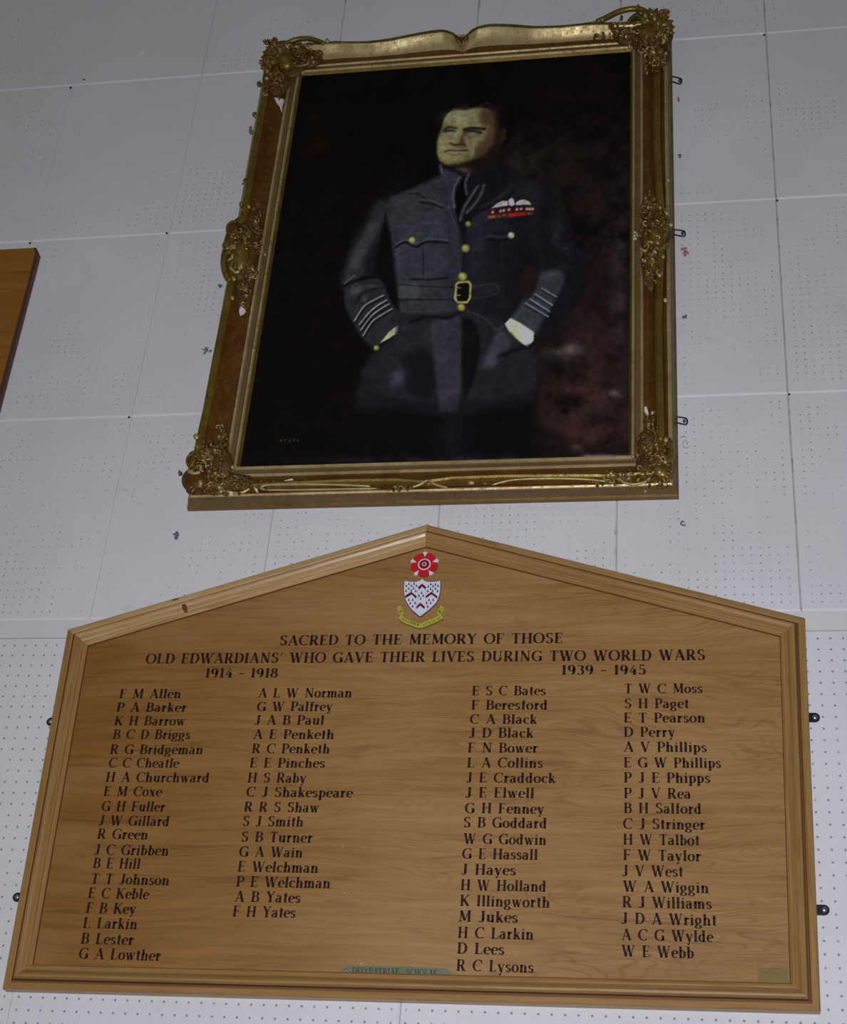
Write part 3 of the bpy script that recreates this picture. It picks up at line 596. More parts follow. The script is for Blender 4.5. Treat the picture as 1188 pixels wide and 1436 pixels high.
def frame_rail(i):
    mb = MB(); n = 4; N_ = 170; sc_ = W_[i] / PW
    A0, B0 = Vector(FO[i]), Vector(FO[(i + 1) % 4]); dr = (B0 - A0).normalized(); nr = Vector((-dr.y, dr.x)); L = (B0 - A0).length
    wa, wb = W_[i - 1] / PW, W_[(i + 1) % 4] / PW
    rings = []
    for k, (d, h, m) in enumerate(FP):
        w = max(0., min(1., (d - .02) / .006)) * max(0., min(1., (.074 - d) / .032))
        row = []
        for s in range(N_ + 1):
            t = s / N_; e = sweep_e(i, t) * w
            p = A0 + dr * (d * wa + (L - d * wa - d * wb) * t) + nr * (d * sc_ - e)
            row.append((p.x, h, p.y))
        rings.append(row)
    for k in range(len(FP) - 1):
        m_ = FP[k][2]
        if i == 2 and 11 <= k <= 14: m_ = 3  # flash light on the down-facing cove put in as brighter gilt
        if i == 2 and 8 <= k <= 10: m_ = 4
        mb.add(rings[k] + rings[k + 1], [(s, s + 1, N_ + 2 + s, N_ + 1 + s) for s in range(N_)], m_)
    # the back stays open to the wall; close underside of ends at the mitres
    for e in (0, -1): mb.add([r[e] for r in rings] + [(rings[-1][e][0], .001, rings[-1][e][2])], [tuple(range(len(rings) + 1))], 1)
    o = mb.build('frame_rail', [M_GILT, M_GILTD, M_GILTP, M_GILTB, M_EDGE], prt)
    bm = bmesh.new(); bm.from_mesh(o.data); bmesh.ops.remove_doubles(bm, verts=bm.verts, dist=1e-5)
    for f in bm.faces: f.smooth = len(f.verts) == 4
    for ed in bm.edges:
        if len(ed.link_faces) == 2 and ed.calc_face_angle(0) > .6: ed.smooth = False
    bm.to_mesh(o.data); bm.free()
for i in range(4): frame_rail(i)
# crest cord that follows the scrolled top edge, meeting in the small double volute
def cord(pts, r, h, name='edge_cord', mat=None, taper=1):
    mb = MB(); tube(mb, pts, r, h, 0, taper); return mb.build(name, mat or M_GILT, prt, True)
cord([(447, 62), (479, 60), (510, 59.5), (541, 56), (573, 50), (600, 45), (619, 43), (632, 46), (640, 53), (641, 58), (645, 57)], 1.5, .055)
cord([(652, 56), (655, 57), (656, 50), (662, 43), (673, 38), (690, 35), (718, 35.5), (756, 38), (799, 36), (830, 32), (848, 27)], 1.5, .055)
# ornaments
def leaves(mb, px, py, sx, sy, n, size=2.2, h=.048, seed=0, ang=0):
    r = random.Random(seed * 31 + int(px)); ca, sa = math.cos(ang), math.sin(ang)
    for k in range(n):
        x = r.gauss(0, .5) * sx; y = r.gauss(0, .5) * sy; g = 1 - min(1, (x / sx) ** 2 + (y / sy) ** 2) * .5
        hh = h + .004 + r.uniform(-.003, .004); X_, Y_ = px + x * ca - y * sa, py + x * sa + y * ca; q = size * r.uniform(.8, 1.5); X_ = min(X_, 941 + r.uniform(-3, 0))
        if k % 3 == 0: sphere(mb, X_, Y_, q * 1.2, q * .55, hh, .006, r.uniform(0, PI), r.choice((0, 0, 1, 3)), 8, 5)
        elif k % 3 == 1: tube(mb, spiral(X_, Y_, q * 1.7, r.uniform(.5, .9), r.uniform(0, 6), r.choice((-1, 1))), q * .33, hh + .002, r.choice((0, 0, 2, 3)), .6, 6)
        else:
            a = r.uniform(0, 2 * PI)
            for j in (-.5, 0, .5): sphere(mb, X_ + math.cos(a + j) * q * 1.2, Y_ + math.sin(a + j) * q * 1.2, q * 1.2, q * .4, hh, .0055, a + j, r.choice((0, 1, 2)), 7, 5)
OM = [M_GILT, M_GILTD, M_GILTP, M_GILTB, M_GROUND]
def ornament(name):
    e = bpy.data.objects.new(name, None); C.objects.link(e); e.parent = prt; e.matrix_parent_inverse = Matrix.Translation(-Vector(prt.location)); return e
class Pieces:                                # keeps every lump or bar as a mesh of its own
    def __init__(s): s.items = []
    def add(s, v, f, m=0, uv=None): b = MB(); b.add(v, f, m, uv); s.items.append(b)
def sub(parent, name, fn):
    HOFF[0] = .007
    sub_(parent, name, fn); HOFF[0] = 0.
def sub_(parent, name, fn):
    if name == 'leafage':
        mb = MB(); fn(mb); o = mb.build(name, OM, parent, True); o['kind'] = 'stuff'; return
    pc = Pieces(); fn(pc)
    for b in pc.items: b.build('shell_rib' if name == 'shell' else name, OM, parent, True)
def fan(mb, px, py, a0, a1, r, n, w, h, ry=.85, m=0):
    for k in range(n):
        a = a0 + (a1 - a0) * k / (n - 1); cx = px + math.cos(a) * r * .55; cy = py + math.sin(a) * r * .55 * ry
        sphere(mb, cx, cy, r * .52, w, h, .007, math.atan2(math.sin(a) * ry, math.cos(a)), m, 10, 6)
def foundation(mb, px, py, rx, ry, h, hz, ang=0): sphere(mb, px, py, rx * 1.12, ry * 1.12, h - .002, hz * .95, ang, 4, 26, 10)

# top-left corner
c = ornament('corner_ornament')
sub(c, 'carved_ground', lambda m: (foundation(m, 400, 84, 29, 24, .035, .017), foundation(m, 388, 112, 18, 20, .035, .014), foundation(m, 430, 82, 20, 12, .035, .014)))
sub(c, 'shell', lambda m: (sphere(m, 400, 86, 13, 12, .048, .018, 0, 0, 18, 10), fan(m, 396, 84, 3.0, 5.1, 29, 8, 3.4, .05)))
sub(c, 'scroll', lambda m: (tube(m, spiral(416, 76, 9, 1.4, 2.2, 1), 1.7, .055, 0, .6), tube(m, [(398, 66), (406, 59), (418, 55), (432, 54), (444, 57), (456, 62)], 3.4, .048, 0), tube(m, spiral(446, 75, 6.5, 1.3, 1, -1), 1.7, .05, 0, .6), tube(m, [(402, 84), (412, 92), (424, 92), (436, 88)], 2, .048, 0)))
sub(c, 'bead', lambda m: [sphere(m, x, y, r, r, .056, .005, 0, 3, 12, 8) for x, y, r in ((391, 70, 2.6), (403, 65, 2.4), (385, 77, 2), (375, 100, 2.6), (436, 70, 2), (425, 102, 2.4), (459, 57, 3), (438, 81, 1.6))])
sub(c, 'leafage', lambda m: (leaves(m, 386, 66, 12, 6, 26, 2.4, .05, 1), leaves(m, 373, 90, 4, 20, 16, 2.2, .048, 2), leaves(m, 390, 112, 9, 8, 24, 2.2, .042, 3), leaves(m, 420, 70, 10, 5, 14, 2, .05, 4), leaves(m, 430, 86, 14, 5, 14, 1.8, .04, 5), leaves(m, 392, 84, 20, 24, 44, 2.8, .05, 6), leaves(m, 428, 70, 18, 8, 24, 2.6, .05, 7), leaves(m, 384, 112, 13, 16, 26, 2.6, .046, 8)))
# top-right corner
c = ornament('corner_ornament')
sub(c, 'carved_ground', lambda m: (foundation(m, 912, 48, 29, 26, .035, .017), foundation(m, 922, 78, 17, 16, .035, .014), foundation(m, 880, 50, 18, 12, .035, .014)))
sub(c, 'shell', lambda m: (sphere(m, 908, 46, 14, 13, .048, .017, 0, 0, 18, 10), fan(m, 914, 40, 4.0, 6.5, 31, 9, 3.6, .05)))
sub(c, 'scroll', lambda m: (tube(m, spiral(897, 38, 10, 1.3, 3.6, 1), 1.8, .055, 0, .6), tube(m, [(836, 31), (850, 25), (866, 17), (884, 12.5), (898, 13), (908, 19), (907, 30)], 3.6, .048, 0), tube(m, spiral(862, 37, 7.5, 1.2, 2.6, 1), 1.9, .052, 0, .6), tube(m, [(868, 34), (871, 28), (872, 22)], 1.7, .054, 0), tube(m, [(880, 34), (886, 26), (894, 20), (902, 18)], 3, .046, 0)))
sub(c, 'bead', lambda m: [sphere(m, x, y, r, r, .058, .005, 0, 3, 12, 8) for x, y, r in ((905, 22, 2.6), (918, 26, 2.6), (923, 33, 2.2), (908, 43, 3.2), (931, 57, 2.8), (870, 30, 2.2), (883, 65, 2.6), (845, 28, 2), (934, 75, 2.2))])
sub(c, 'leafage', lambda m: (leaves(m, 922, 22, 14, 10, 34, 2.5, .05, 11), leaves(m, 932, 44, 7, 16, 24, 2.3, .048, 12), leaves(m, 916, 74, 14, 8, 40, 2.2, .044, 13), leaves(m, 872, 50, 18, 5, 26, 2, .042, 14), leaves(m, 905, 92, 5, 12, 18, 1.6, .034, 15), leaves(m, 840, 50, 12, 3, 12, 1.8, .034, 16), leaves(m, 912, 50, 24, 30, 60, 2.8, .05, 17), leaves(m, 876, 44, 22, 8, 30, 2.6, .05, 18), leaves(m, 924, 84, 12, 16, 30, 2.4, .048, 19)))
# bottom-left corner
c = ornament('corner_ornament')
sub(c, 'carved_ground', lambda m: (foundation(m, 278, 674, 21, 17, .035, .016), foundation(m, 300, 650, 24, 26, .03, .017), foundation(m, 330, 676, 26, 10, .034, .013), foundation(m, 314, 618, 8, 20, .022, .008, -.2)))
sub(c, 'shell', lambda m: (sphere(m, 276, 675, 17, 13, .046, .014, 0, 1, 18, 10), fan(m, 282, 676, 2.2, 4.0, 24, 7, 2.8, .048, .8, 1)))
sub(c, 'scroll', lambda m: (sphere(m, 270, 645, 8, 13, .046, .012, .3, 1, 14, 8), tube(m, spiral(269, 645, 8, 1.2, 1.6, 1, 1.3), 1.7, .056, 0, .6), tube(m, [(264, 660), (272, 664), (281, 662)], 2.2, .057, 3), tube(m, spiral(300, 672, 8, 1.2, 4, -1), 1.5, .05, 0, .6), tube(m, [(352, 684), (338, 691), (322, 690), (306, 685)], 1.6, .049, 3)))
sub(c, 'bead', lambda m: [sphere(m, x, y, r, r, .056, .004, 0, 3, 12, 8) for x, y, r in ((281, 677, 3.6), (275, 612, 4.2), (302, 632, 2), (326, 655, 2.6), (310, 689, 2.6), (307, 683, 3), (296, 624, 1.6))])
sub(c, 'leafage', lambda m: (leaves(m, 300, 634, 16, 9, 46, 2.1, .044, 21), leaves(m, 335, 680, 22, 6, 46, 1.9, .044, 22), leaves(m, 296, 690, 26, 3, 24, 1.9, .046, 23), leaves(m, 312, 612, 5, 20, 24, 1.7, .036, 24), leaves(m, 372, 679, 22, 3, 24, 1.6, .04, 25), leaves(m, 284, 650, 18, 26, 44, 2.8, .046, 26), leaves(m, 312, 672, 26, 12, 44, 2.5, .046, 27)))
# bottom-right corner
c = ornament('corner_ornament')
sub(c, 'carved_ground', lambda m: (foundation(m, 918, 655, 24, 20, .033, .017), foundation(m, 915, 625, 20, 24, .03, .014), foundation(m, 880, 668, 30, 9, .032, .012), foundation(m, 911, 598, 7, 18, .022, .008)))
sub(c, 'shell', lambda m: (sphere(m, 927, 662, 13, 10, .045, .013, .3, 0, 18, 10), fan(m, 922, 662, -.6, 1.4, 20, 6, 2.6, .047, .8, 0)))
sub(c, 'scroll', lambda m: (tube(m, [(868, 670), (876, 677), (890, 679), (904, 676), (913, 669)], 1.5, .052, 3), tube(m, [(910, 655), (916, 651), (925, 651)], 1.5, .052, 0), tube(m, spiral(911, 630, 7, 1.5, 1, 1), 1.5, .046, 0, .6), tube(m, [(929, 649), (936, 647), (942, 642), (943, 633), (941, 621)], 1.9, .053, 0), tube(m, [(933, 677), (941, 668), (946, 656), (947, 646)], 1.3, .05, 2), tube(m, spiral(934, 619, 7, 1.1, 0, -1), 1.7, .05, 1, .6)))
sub(c, 'bead', lambda m: [sphere(m, x, y, r, r, .055, .005, 0, 3, 12, 8) for x, y, r in ((925, 662, 3.4), (933, 648, 3), (857, 664, 2.6), (870, 666, 2.6), (888, 641, 2.4), (934, 617, 3.4), (905, 689, 2))])
sub(c, 'leafage', lambda m: (leaves(m, 914, 622, 14, 16, 60, 2, .042, 31), leaves(m, 868, 668, 20, 8, 46, 1.9, .042, 32), leaves(m, 926, 682, 14, 4, 18, 1.8, .046, 33), leaves(m, 912, 594, 7, 14, 24, 1.6, .034, 34), leaves(m, 845, 676, 16, 4, 26, 1.7, .042, 35), leaves(m, 938, 640, 5, 14, 16, 1.8, .045, 36), leaves(m, 922, 640, 20, 28, 60, 2.7, .046, 37), leaves(m, 888, 668, 28, 10, 36, 2.4, .046, 38)))
# left cartouche
c = ornament('side_cartouche')
sub(c, 'carved_ground', lambda m: (foundation(m, 337, 350, 22, 42, .034, .018, .1), foundation(m, 326, 368, 15, 28, .034, .016), foundation(m, 352, 318, 12, 34, .028, .012), foundation(m, 342, 400, 13, 36, .028, .012, .1)))
sub(c, 'shell', lambda m: (sphere(m, 338, 360, 12, 20, .047, .017, .15, 0, 18, 10), fan(m, 340, 352, 1.2, 2.6, 26, 6, 3, .05, 1.1, 0)))
sub(c, 'scroll', lambda m: (sphere(m, 327, 321, 10, 12, .046, .014, .5, 1, 16, 10), tube(m, spiral(327, 322, 10, 1.1, 5.2, -1, 1.2), 1.7, .056, 0, .7), tube(m, [(340, 316), (348, 322), (350, 332), (344, 330)], 1.8, .053, 0), tube(m, [(324, 352), (317, 358), (314, 370), (317, 384), (323, 394)], 3, .052, 0), tube(m, [(322, 374), (330, 382), (336, 380)], 1.8, .056, 3), tube(m, spiral(355, 380, 7, 1.3, 0, 1), 1.6, .045, 0, .6), tube(m, [(349, 312), (354, 322), (360, 326)], 1.5, .045, 0)))
sub(c, 'bead', lambda m: [sphere(m, x, y, r, r, .05, .009 if r > 5 else .005, 0, 0 if r > 5 else 3, 14, 8) for x, y, r in ((318, 345, 6.6), (349, 290, 2.4), (347, 328, 2.2), (328, 391, 3.2), (326, 418, 2.8), (325, 332, 2), (337, 349, 2.6), (372, 357, 2), (354, 378, 2.6))])
sub(c, 'leafage', lambda m: (leaves(m, 360, 308, 6, 24, 34, 1.9, .038, 41), leaves(m, 354, 385, 7, 12, 26, 1.9, .042, 42), leaves(m, 344, 405, 8, 20, 36, 1.8, .038, 43), leaves(m, 362, 345, 5, 16, 18, 1.7, .038, 44), leaves(m, 340, 296, 4, 12, 10, 1.7, .044, 45), leaves(m, 338, 348, 16, 36, 50, 2.7, .048, 46)))
# right cartouche
c = ornament('side_cartouche')
sub(c, 'carved_ground', lambda m: (foundation(m, 919, 328, 20, 34, .034, .016), foundation(m, 913, 292, 12, 26, .028, .012), foundation(m, 914, 372, 13, 34, .028, .012)))
sub(c, 'shell', lambda m: (sphere(m, 922, 332, 12, 15, .045, .015, 0, 0, 18, 10), sphere(m, 907, 332, 8, 14, .043, .013, 0, 1, 14, 8), fan(m, 918, 330, .8, 2.3, 22, 7, 3, .046, 1, 0)))
sub(c, 'scroll', lambda m: (tube(m, spiral(908, 288, 8, 1.3, 1, 1, 1), 1.6, .045, 0, .6), tube(m, spiral(905, 303, 8, 1.2, 3, 1, .8), 1.6, .045, 0, .6), tube(m, [(933, 300), (938, 310), (937, 322), (932, 330)], 1.8, .05, 0), tube(m, [(931, 342), (925, 352), (926, 358)], 1.6, .05, 0), tube(m, [(898, 348), (904, 352), (908, 350)], 1.6, .05, 3)))
sub(c, 'bead', lambda m: [sphere(m, x, y, r, r, .054, .005, 0, 3, 12, 8) for x, y, r in ((935, 299, 2.6), (941, 315, 3), (930, 360, 2.8), (925, 386, 3), (937, 405, 2), (933, 421, 3), (909, 291, 2.4), (902, 365, 2.2), (937, 253, 2.4), (890, 330, 3.6))])
sub(c, 'leafage', lambda m: (leaves(m, 914, 288, 13, 16, 50, 1.9, .04, 51), leaves(m, 914, 372, 13, 22, 80, 1.8, .04, 52), leaves(m, 934, 312, 4, 24, 20, 1.8, .046, 53), leaves(m, 900, 318, 4, 18, 18, 1.7, .038, 54), leaves(m, 920, 326, 16, 36, 60, 2.6, .048, 55)))
# small centre leaf of the bottom rail
c = ornament('rail_ornament')
sub(c, 'leafage', lambda m: (leaves(m, 556, 684, 22, 3, 26, 1.6, .055, 61), tube(m, [(575, 684), (588, 680), (600, 674), (612, 680), (628, 684)], 1.4, .056, 3), sphere(m, 661, 677, 5, 2.6, .056, .005, 0, 3, 12, 6), sphere(m, 680, 678, 5, 2.2, .055, .005, 0, 0, 12, 6), sphere(m, 601, 678, 5, 3, .055, .005, 0, 0, 12, 6)))
sub(c, 'scroll', lambda m: (tube(m, [(372, 687), (366, 684), (376, 680), (420, 679), (480, 680), (520, 682)], 1.3, .058, 3), tube(m, [(372, 687), (410, 687), (470, 686), (530, 685)], 1.1, .056, 3), tube(m, [(690, 680), (720, 673), (770, 671), (820, 672), (850, 675)], 1.1, .058, 3)))
for i, (x, y) in enumerate([(362, 118), (356, 161), (275, 612), (343, 254)]):
    mb = MB(); sphere(mb, x + 1.5, y, 3.6, 3.8, .04, .006, 0, 0, 12, 8); tube(mb, [(x + 2, y), (x + 9, y + 1)], 2, .038); mb.build('edge_knob', M_GILT, prt, True)
# chips to the bare plaster
def chip(poly, h, hz=.0012):
    mb = MB(); cx = sum(p[0] for p in poly) / len(poly); cy = sum(p[1] for p in poly) / len(poly)
    v = [wp2(a, b, h, h - .006) for a, b in poly] + [wp2(cx + (a - cx) * .92, cy + (b - cy) * .92, h, h + hz) for a, b in poly]
    n = len(poly); mb.add(v, [tuple(range(n, 2 * n))] + [(i, (i + 1) % n, n + (i + 1) % n, n + i) for i in range(n)])
    mb.build('plaster_chip', M_PLASTER, prt, label='patch of bare white plaster')
chip([(384, 136), (392, 137.5), (398.5, 139), (396, 147), (395.5, 156), (394, 155), (391.5, 148), (387.5, 144)], .041)
chip([(338, 429), (341, 431), (344.5, 435), (341, 439), (336, 441), (335, 436)], .041)
chip([(904, 570), (907, 570.5), (910, 580), (906, 580), (903.5, 576)], .036)
chip([(914, 577), (916, 577), (917, 582), (914, 581)], .036)
chip([(321, 689), (326, 689), (327, 694), (322, 693)], .058); chip([(356, 683), (361, 686), (362, 690), (358, 688)], .058); chip([(399, 674), (411, 671), (408, 674), (398, 677)], .05)
chip([(887, 327), (891, 324), (895, 330), (892, 334), (888, 334)], .05)
# hanging hooks on the right-hand side
def hook(px, py, w, hgt, ang=0):
    mb = MB(); ca, sa = math.cos(ang), math.sin(ang)
    L = [(-12, -hgt * .6), (w * .55, -hgt * .55), (w, -hgt * .1), (w * .9, hgt * .5), (w * .3, hgt * .55), (-12, hgt * .3)]
    tube(mb, [(px + x * ca - y * sa, py + x * sa + y * ca) for x, y in L], .9, .012)
    sphere(mb, px + w * .55, py + hgt * .05, 2.4, 2.2, .011, .004, 0, 0, 10, 6)
    o = mb.build('hanging_hook', M_STEEL, prt, True)
    s = MB(); sphere(s, px + w * .62, py + hgt * .02, 1.1, 1.1, .015, .002, 0, 0, 8, 5); s.build('screw', M_SCREW, o, True)
hook(950, 113, 6, 7, .2); hook(953, 327, 8, 7, .1); hook(955, 590, 9, 8, .1)

# ---------------------------------------------------------------- the painting itself (flat print on canvas)
NXc, NZc = 400, 560
gx = np.linspace(CX0 - .004, CX1 + .004, NXc); gz = np.linspace(CZ0 - .004, CZ1 + .004, NZc)
GX, GZ = np.meshgrid(gx, gz)
def brush_noise(sx, sz, seed):
    r = np.random.default_rng(seed); g = r.random((sz + 2, sx + 2))
    u = (GX - CX0) / (CX1 - CX0) * (sx - .01); w = (GZ - CZ0) / (CZ1 - CZ0) * (sz - .01); u = np.clip(u, 0, sx); w = np.clip(w, 0, sz)
    i = u.astype(int); j = w.astype(int); fu = u - i; fw = w - j; fu = fu * fu * (3 - 2 * fu); fw = fw * fw * (3 - 2 * fw)
    return (g[j, i] * (1 - fu) + g[j, i + 1] * fu) * (1 - fw) + (g[j + 1, i] * (1 - fu) + g[j + 1, i + 1] * fu) * fw
def fbm(sx, sz, seed, o=4):
    s = 0; a = 1; tt = 0
    for k in range(o): s = s + a * brush_noise(sx * 2 ** k, sz * 2 ** k, seed + k); tt += a; a *= .55
    return s / tt
# sketch coordinates of every canvas point (the sketch was measured in the oblique photograph, so it is unrolled here)
dx, dy, dz = GX - CAM[0], -HC - CAM[1], GZ - CAM[2]
wq = ROT[2][0] * dx + ROT[2][1] * dy + ROT[2][2] * dz
SX = 594 + FPX * (ROT[0][0] * dx + ROT[0][1] * dy + ROT[0][2] * dz) / wq
SY = 718 + FPX * (ROT[1][0] * dx + ROT[1][1] * dy + ROT[1][2] * dz) / wq
w1 = (fbm(60, 80, 3, 3) - .5) * 3.0; w2 = (fbm(60, 80, 9, 3) - .5) * 3.0
SXw, SYw = SX + w1, SY + w2
IMG = np.zeros(GX.shape + (3,)); IMG[:] = np.array([11, 9, 8]) / 255
def blend(mask, c, op=1.0):
    m = np.clip(mask * op, 0, 1)[..., None]; IMG[:] = IMG * (1 - m) + np.array(c) / 255 * m
def dist_poly(P, X, Y):
    P = np.array(P, float); d = np.full(X.shape, 1e9); s = np.zeros(X.shape, bool)
    for i in range(len(P)):
        a = P[i]; b = P[(i + 1) % len(P)]; ab = b - a; t = np.clip(((X - a[0]) * ab[0] + (Y - a[1]) * ab[1]) / (ab @ ab + 1e-9), 0, 1)
        d = np.minimum(d, (X - a[0] - t * ab[0]) ** 2 + (Y - a[1] - t * ab[1]) ** 2)
        c1 = (a[1] > Y) != (b[1] > Y); xi = a[0] + (Y - a[1]) / (b[1] - a[1] + 1e-12) * ab[0]; s ^= c1 & (X < xi)
    return np.where(s, -1, 1) * np.sqrt(d)
def poly(P, c, fe=1.2, op=1., curve=True, warp=False, tex=0., seed=1):
    P = smooth_line(list(P) + [P[0]], 4)[:-1] if curve else P
    d = dist_poly(P, SXw if warp else SX, SYw if warp else SY); m = np.clip(.5 - d / (2 * fe), 0, 1)
    if tex: m = m * np.clip(1 - tex + 2 * tex * fbm(90, 120, seed, 3), 0, 1)
    blend(m, c, op)
def stroke(P, w, c, fe=.8, op=1., curve=True):
    P = smooth_line(P, 5) if curve and len(P) > 2 else P
    d = np.full(SX.shape, 1e9)
    for a, b in zip(P[:-1], P[1:]):
        a = np.array(a, float); b = np.array(b, float); ab = b - a; t = np.clip(((SX - a[0]) * ab[0] + (SY - a[1]) * ab[1]) / (ab @ ab + 1e-9), 0, 1)
        d = np.minimum(d, (SX - a[0] - t * ab[0]) ** 2 + (SY - a[1] - t * ab[1]) ** 2)
    blend(np.clip(.5 - (np.sqrt(d) - w / 2) / (2 * fe), 0, 1), c, op)
def blob(x, y, rx, ry, c, op=1., ang=0, tex=0, seed=1, p=1.):
    ca, sa = math.cos(ang), math.sin(ang); u = ((SX - x) * ca + (SY - y) * sa) / rx; v = (-(SX - x) * sa + (SY - y) * ca) / ry
    m = np.exp(-(u * u + v * v) ** p)
    if tex: m = m * np.clip(.62 + (fbm(22, 26, seed, 5) - .5) * 2 * (.5 + tex * 1.3), 0, 1)
    blend(m, c, op)
def disc(x, y, r, c, hl=None):
    blob(x, y, r, r, c, 1, 0, 0, 1, 3)
    if hl: blob(x - r * .2, y - r * .25, r * .45, r * .4, hl, .9)
# background
blob(840, 300, 105, 170, (42, 26, 26), .85, 0, .6, 20)
blob(745, 225, 52, 38, (46, 35, 32), .9, .3, .6, 21)
blob(718, 212, 14, 20, (60, 48, 44), .6, .6, .5, 22)
blob(830, 520, 80, 110, (52, 32, 34), .95, 0, .5, 23)
blob(820, 580, 95, 70, (58, 35, 33), .8, 0, .8, 24)
blob(868, 380, 12, 110, (66, 54, 66), .6, 0, .8, 25)
blob(790, 493, 26, 9, (104, 94, 90), .85, 0, .6, 26); blob(800, 490, 9, 7, (116, 110, 104), .6)
blob(860, 554, 9, 9, (106, 94, 96), .8, 0, .8, 27)
blob(800, 545, 48, 8, (82, 52, 44), .5, .05, .8, 28); blob(820, 605, 50, 9, (84, 50, 40), .5, .1, .9, 29)
blob(575, 350, 240, 300, (24, 15, 11), .4, 0, .8, 30); blob(445, 206, 18, 10, (52, 16, 12), .45, -.3, .8, 31); blob(440, 163, 8, 8, (40, 20, 14), .4)
blob(540, 590, 60, 60, (30, 18, 14), .5, 0, .7, 32)
# coat silhouette
BODY = [(617, 243), (600, 252), (575, 266), (544, 277), (532, 292), (516, 318), (498, 348), (484, 378), (480, 402), (486, 432), (498, 458), (514, 482), (522, 492), (508, 520), (500, 556), (496, 606), (494, 648), (620, 650), (748, 644), (752, 560), (756, 505), (750, 487), (775, 470), (806, 432), (823, 400), (818, 366), (802, 330), (792, 290), (782, 268), (760, 256), (728, 248), (706, 232), (680, 225), (640, 236)]
poly(BODY, (24, 23, 27), 2.6, 1, False, True)
# left half of the tunic, lit
poly([(622, 246), (590, 260), (550, 276), (541, 290), (545, 320), (552, 360), (556, 398), (560, 440), (600, 442), (648, 438), (648, 350), (640, 300)], (50, 51, 57), 3.5, 1, False, True, .25, 5)
blob(575, 300, 26, 34, (62, 64, 69), .6, -.2, .5, 40); blob(600, 358, 34, 20, (60, 62, 69), .55, 0, .5, 41)
blob(632, 380, 12, 60, (38, 36, 46), .6)
# right half
poly([(655, 300), (690, 250), (724, 250), (760, 262), (770, 300), (765, 350), (758, 400), (745, 440), (700, 446), (650, 438)], (26, 25, 30), 4, 1, False, True)
blob(740, 272, 34, 14, (40, 40, 44), .8, .2, .3, 42); blob(682, 300, 16, 24, (38, 36, 44), .7, .5); blob(690, 318, 26, 10, (34, 33, 44), .7); blob(735, 380, 18, 60, (15, 14, 17), .7); blob(715, 395, 26, 30, (20, 19, 23), .6)
blob(668, 345, 14, 50, (46, 43, 55), .65); blob(765, 290, 8, 40, (18, 17, 20), .7)
# arms: near sleeve
stroke([(536, 292), (520, 325), (502, 358), (492, 392)], 24, (44, 45, 47), 6, .95)
stroke([(524, 318), (510, 345), (498, 372)], 12, (64, 66, 68), 5, .75); blob(500, 380, 10, 16, (66, 67, 70), .5, .4, .7, 43)
poly([(541, 300), (549, 340), (555, 395), (560, 436), (548, 424), (536, 400), (524, 385), (531, 345)], (13, 12, 13), 2.5, 1, False)
poly([(484, 398), (500, 396), (526, 390), (538, 398), (546, 420), (562, 446), (571, 455), (548, 464), (530, 484), (514, 480), (497, 455), (484, 428)], (40, 40, 44), 1.8, 1, True)
stroke([(482, 402), (492, 396), (508, 391), (525, 388)], 4, (12, 12, 13), 1.5)
stroke([(483, 398), (492, 390), (497, 386)], 1.6, (84, 84, 86), .8, .8); blob(500, 408, 9, 5, (84, 84, 88), .7, -.3); blob(511, 419, 5, 4, (80, 86, 92), .6); stroke([(490, 408), (505, 402), (528, 401)], 2.2, (66, 66, 70), 1.3, .7); stroke([(500, 425), (508, 412), (528, 405)], 2.5, (16, 16, 18), 1.4, .7)
for s in ([(497, 450), (510, 430), (524, 421), (538, 414)], [(504, 455), (518, 438), (530, 428), (542, 421)], [(506, 463), (520, 444), (534, 433), (546, 426)], [(509, 471), (522, 451), (536, 441), (550, 433)]):
    stroke([(x + 1, y + 3) for x, y in s], 2.4, (18, 18, 20), .8, .8); stroke(s, 1.7, (136, 134, 142), .55, .9)
poly([(533, 481), (543, 469), (558, 458), (568, 453), (571, 459), (556, 468), (543, 476)], (158, 158, 108), .8, 1, False)
stroke([(545, 467), (558, 457), (568, 453)], 1.6, (160, 158, 156), .7); stroke([(532, 484), (545, 478), (560, 470), (572, 460)], 2, (20, 20, 14), .9)
disc(528, 488, 4, (128, 124, 44), (180, 174, 84))
# far sleeve
poly([(768, 262), (786, 276), (796, 310), (808, 345), (820, 372), (823, 402), (806, 432), (776, 468), (752, 484), (722, 446), (746, 412), (764, 378), (758, 330), (762, 290)], (20, 20, 23), 2, 1, False)
blob(788, 345, 12, 24, (48, 48, 54), .7, -.3, .8, 44); blob(782, 310, 8, 24, (38, 38, 42), .6)
poly([(717, 447), (732, 424), (756, 388), (778, 380), (792, 388), (784, 412), (764, 444), (748, 468)], (52, 56, 60), 3.5, .95, True); blob(775, 382, 16, 5, (76, 80, 84), .6, -.2, .4, 45)
for a, b in (((760, 404), (780, 416)), ((750, 412), (775, 428)), ((743, 419), (771, 437)), ((737, 425), (769, 444))):
    stroke([(a[0], a[1] + 3), (b[0], b[1] + 3)], 2, (24, 26, 28), .8, .8, False); stroke([a, b], 1.6, (124, 134, 140), .6, .85, False)
poly([(735, 376), (744, 372), (754, 388), (752, 404), (740, 420), (732, 410), (730, 390)], (34, 24, 21), 2.8, 1, True)
poly([(708, 454), (716, 446), (730, 453), (749, 466), (748, 478), (740, 487), (728, 478), (714, 465)], (164, 166, 142), .9, 1, False)
blob(722, 468, 9, 5, (150, 150, 100), .7, .7); blob(738, 470, 7, 6, (168, 174, 168), .7)
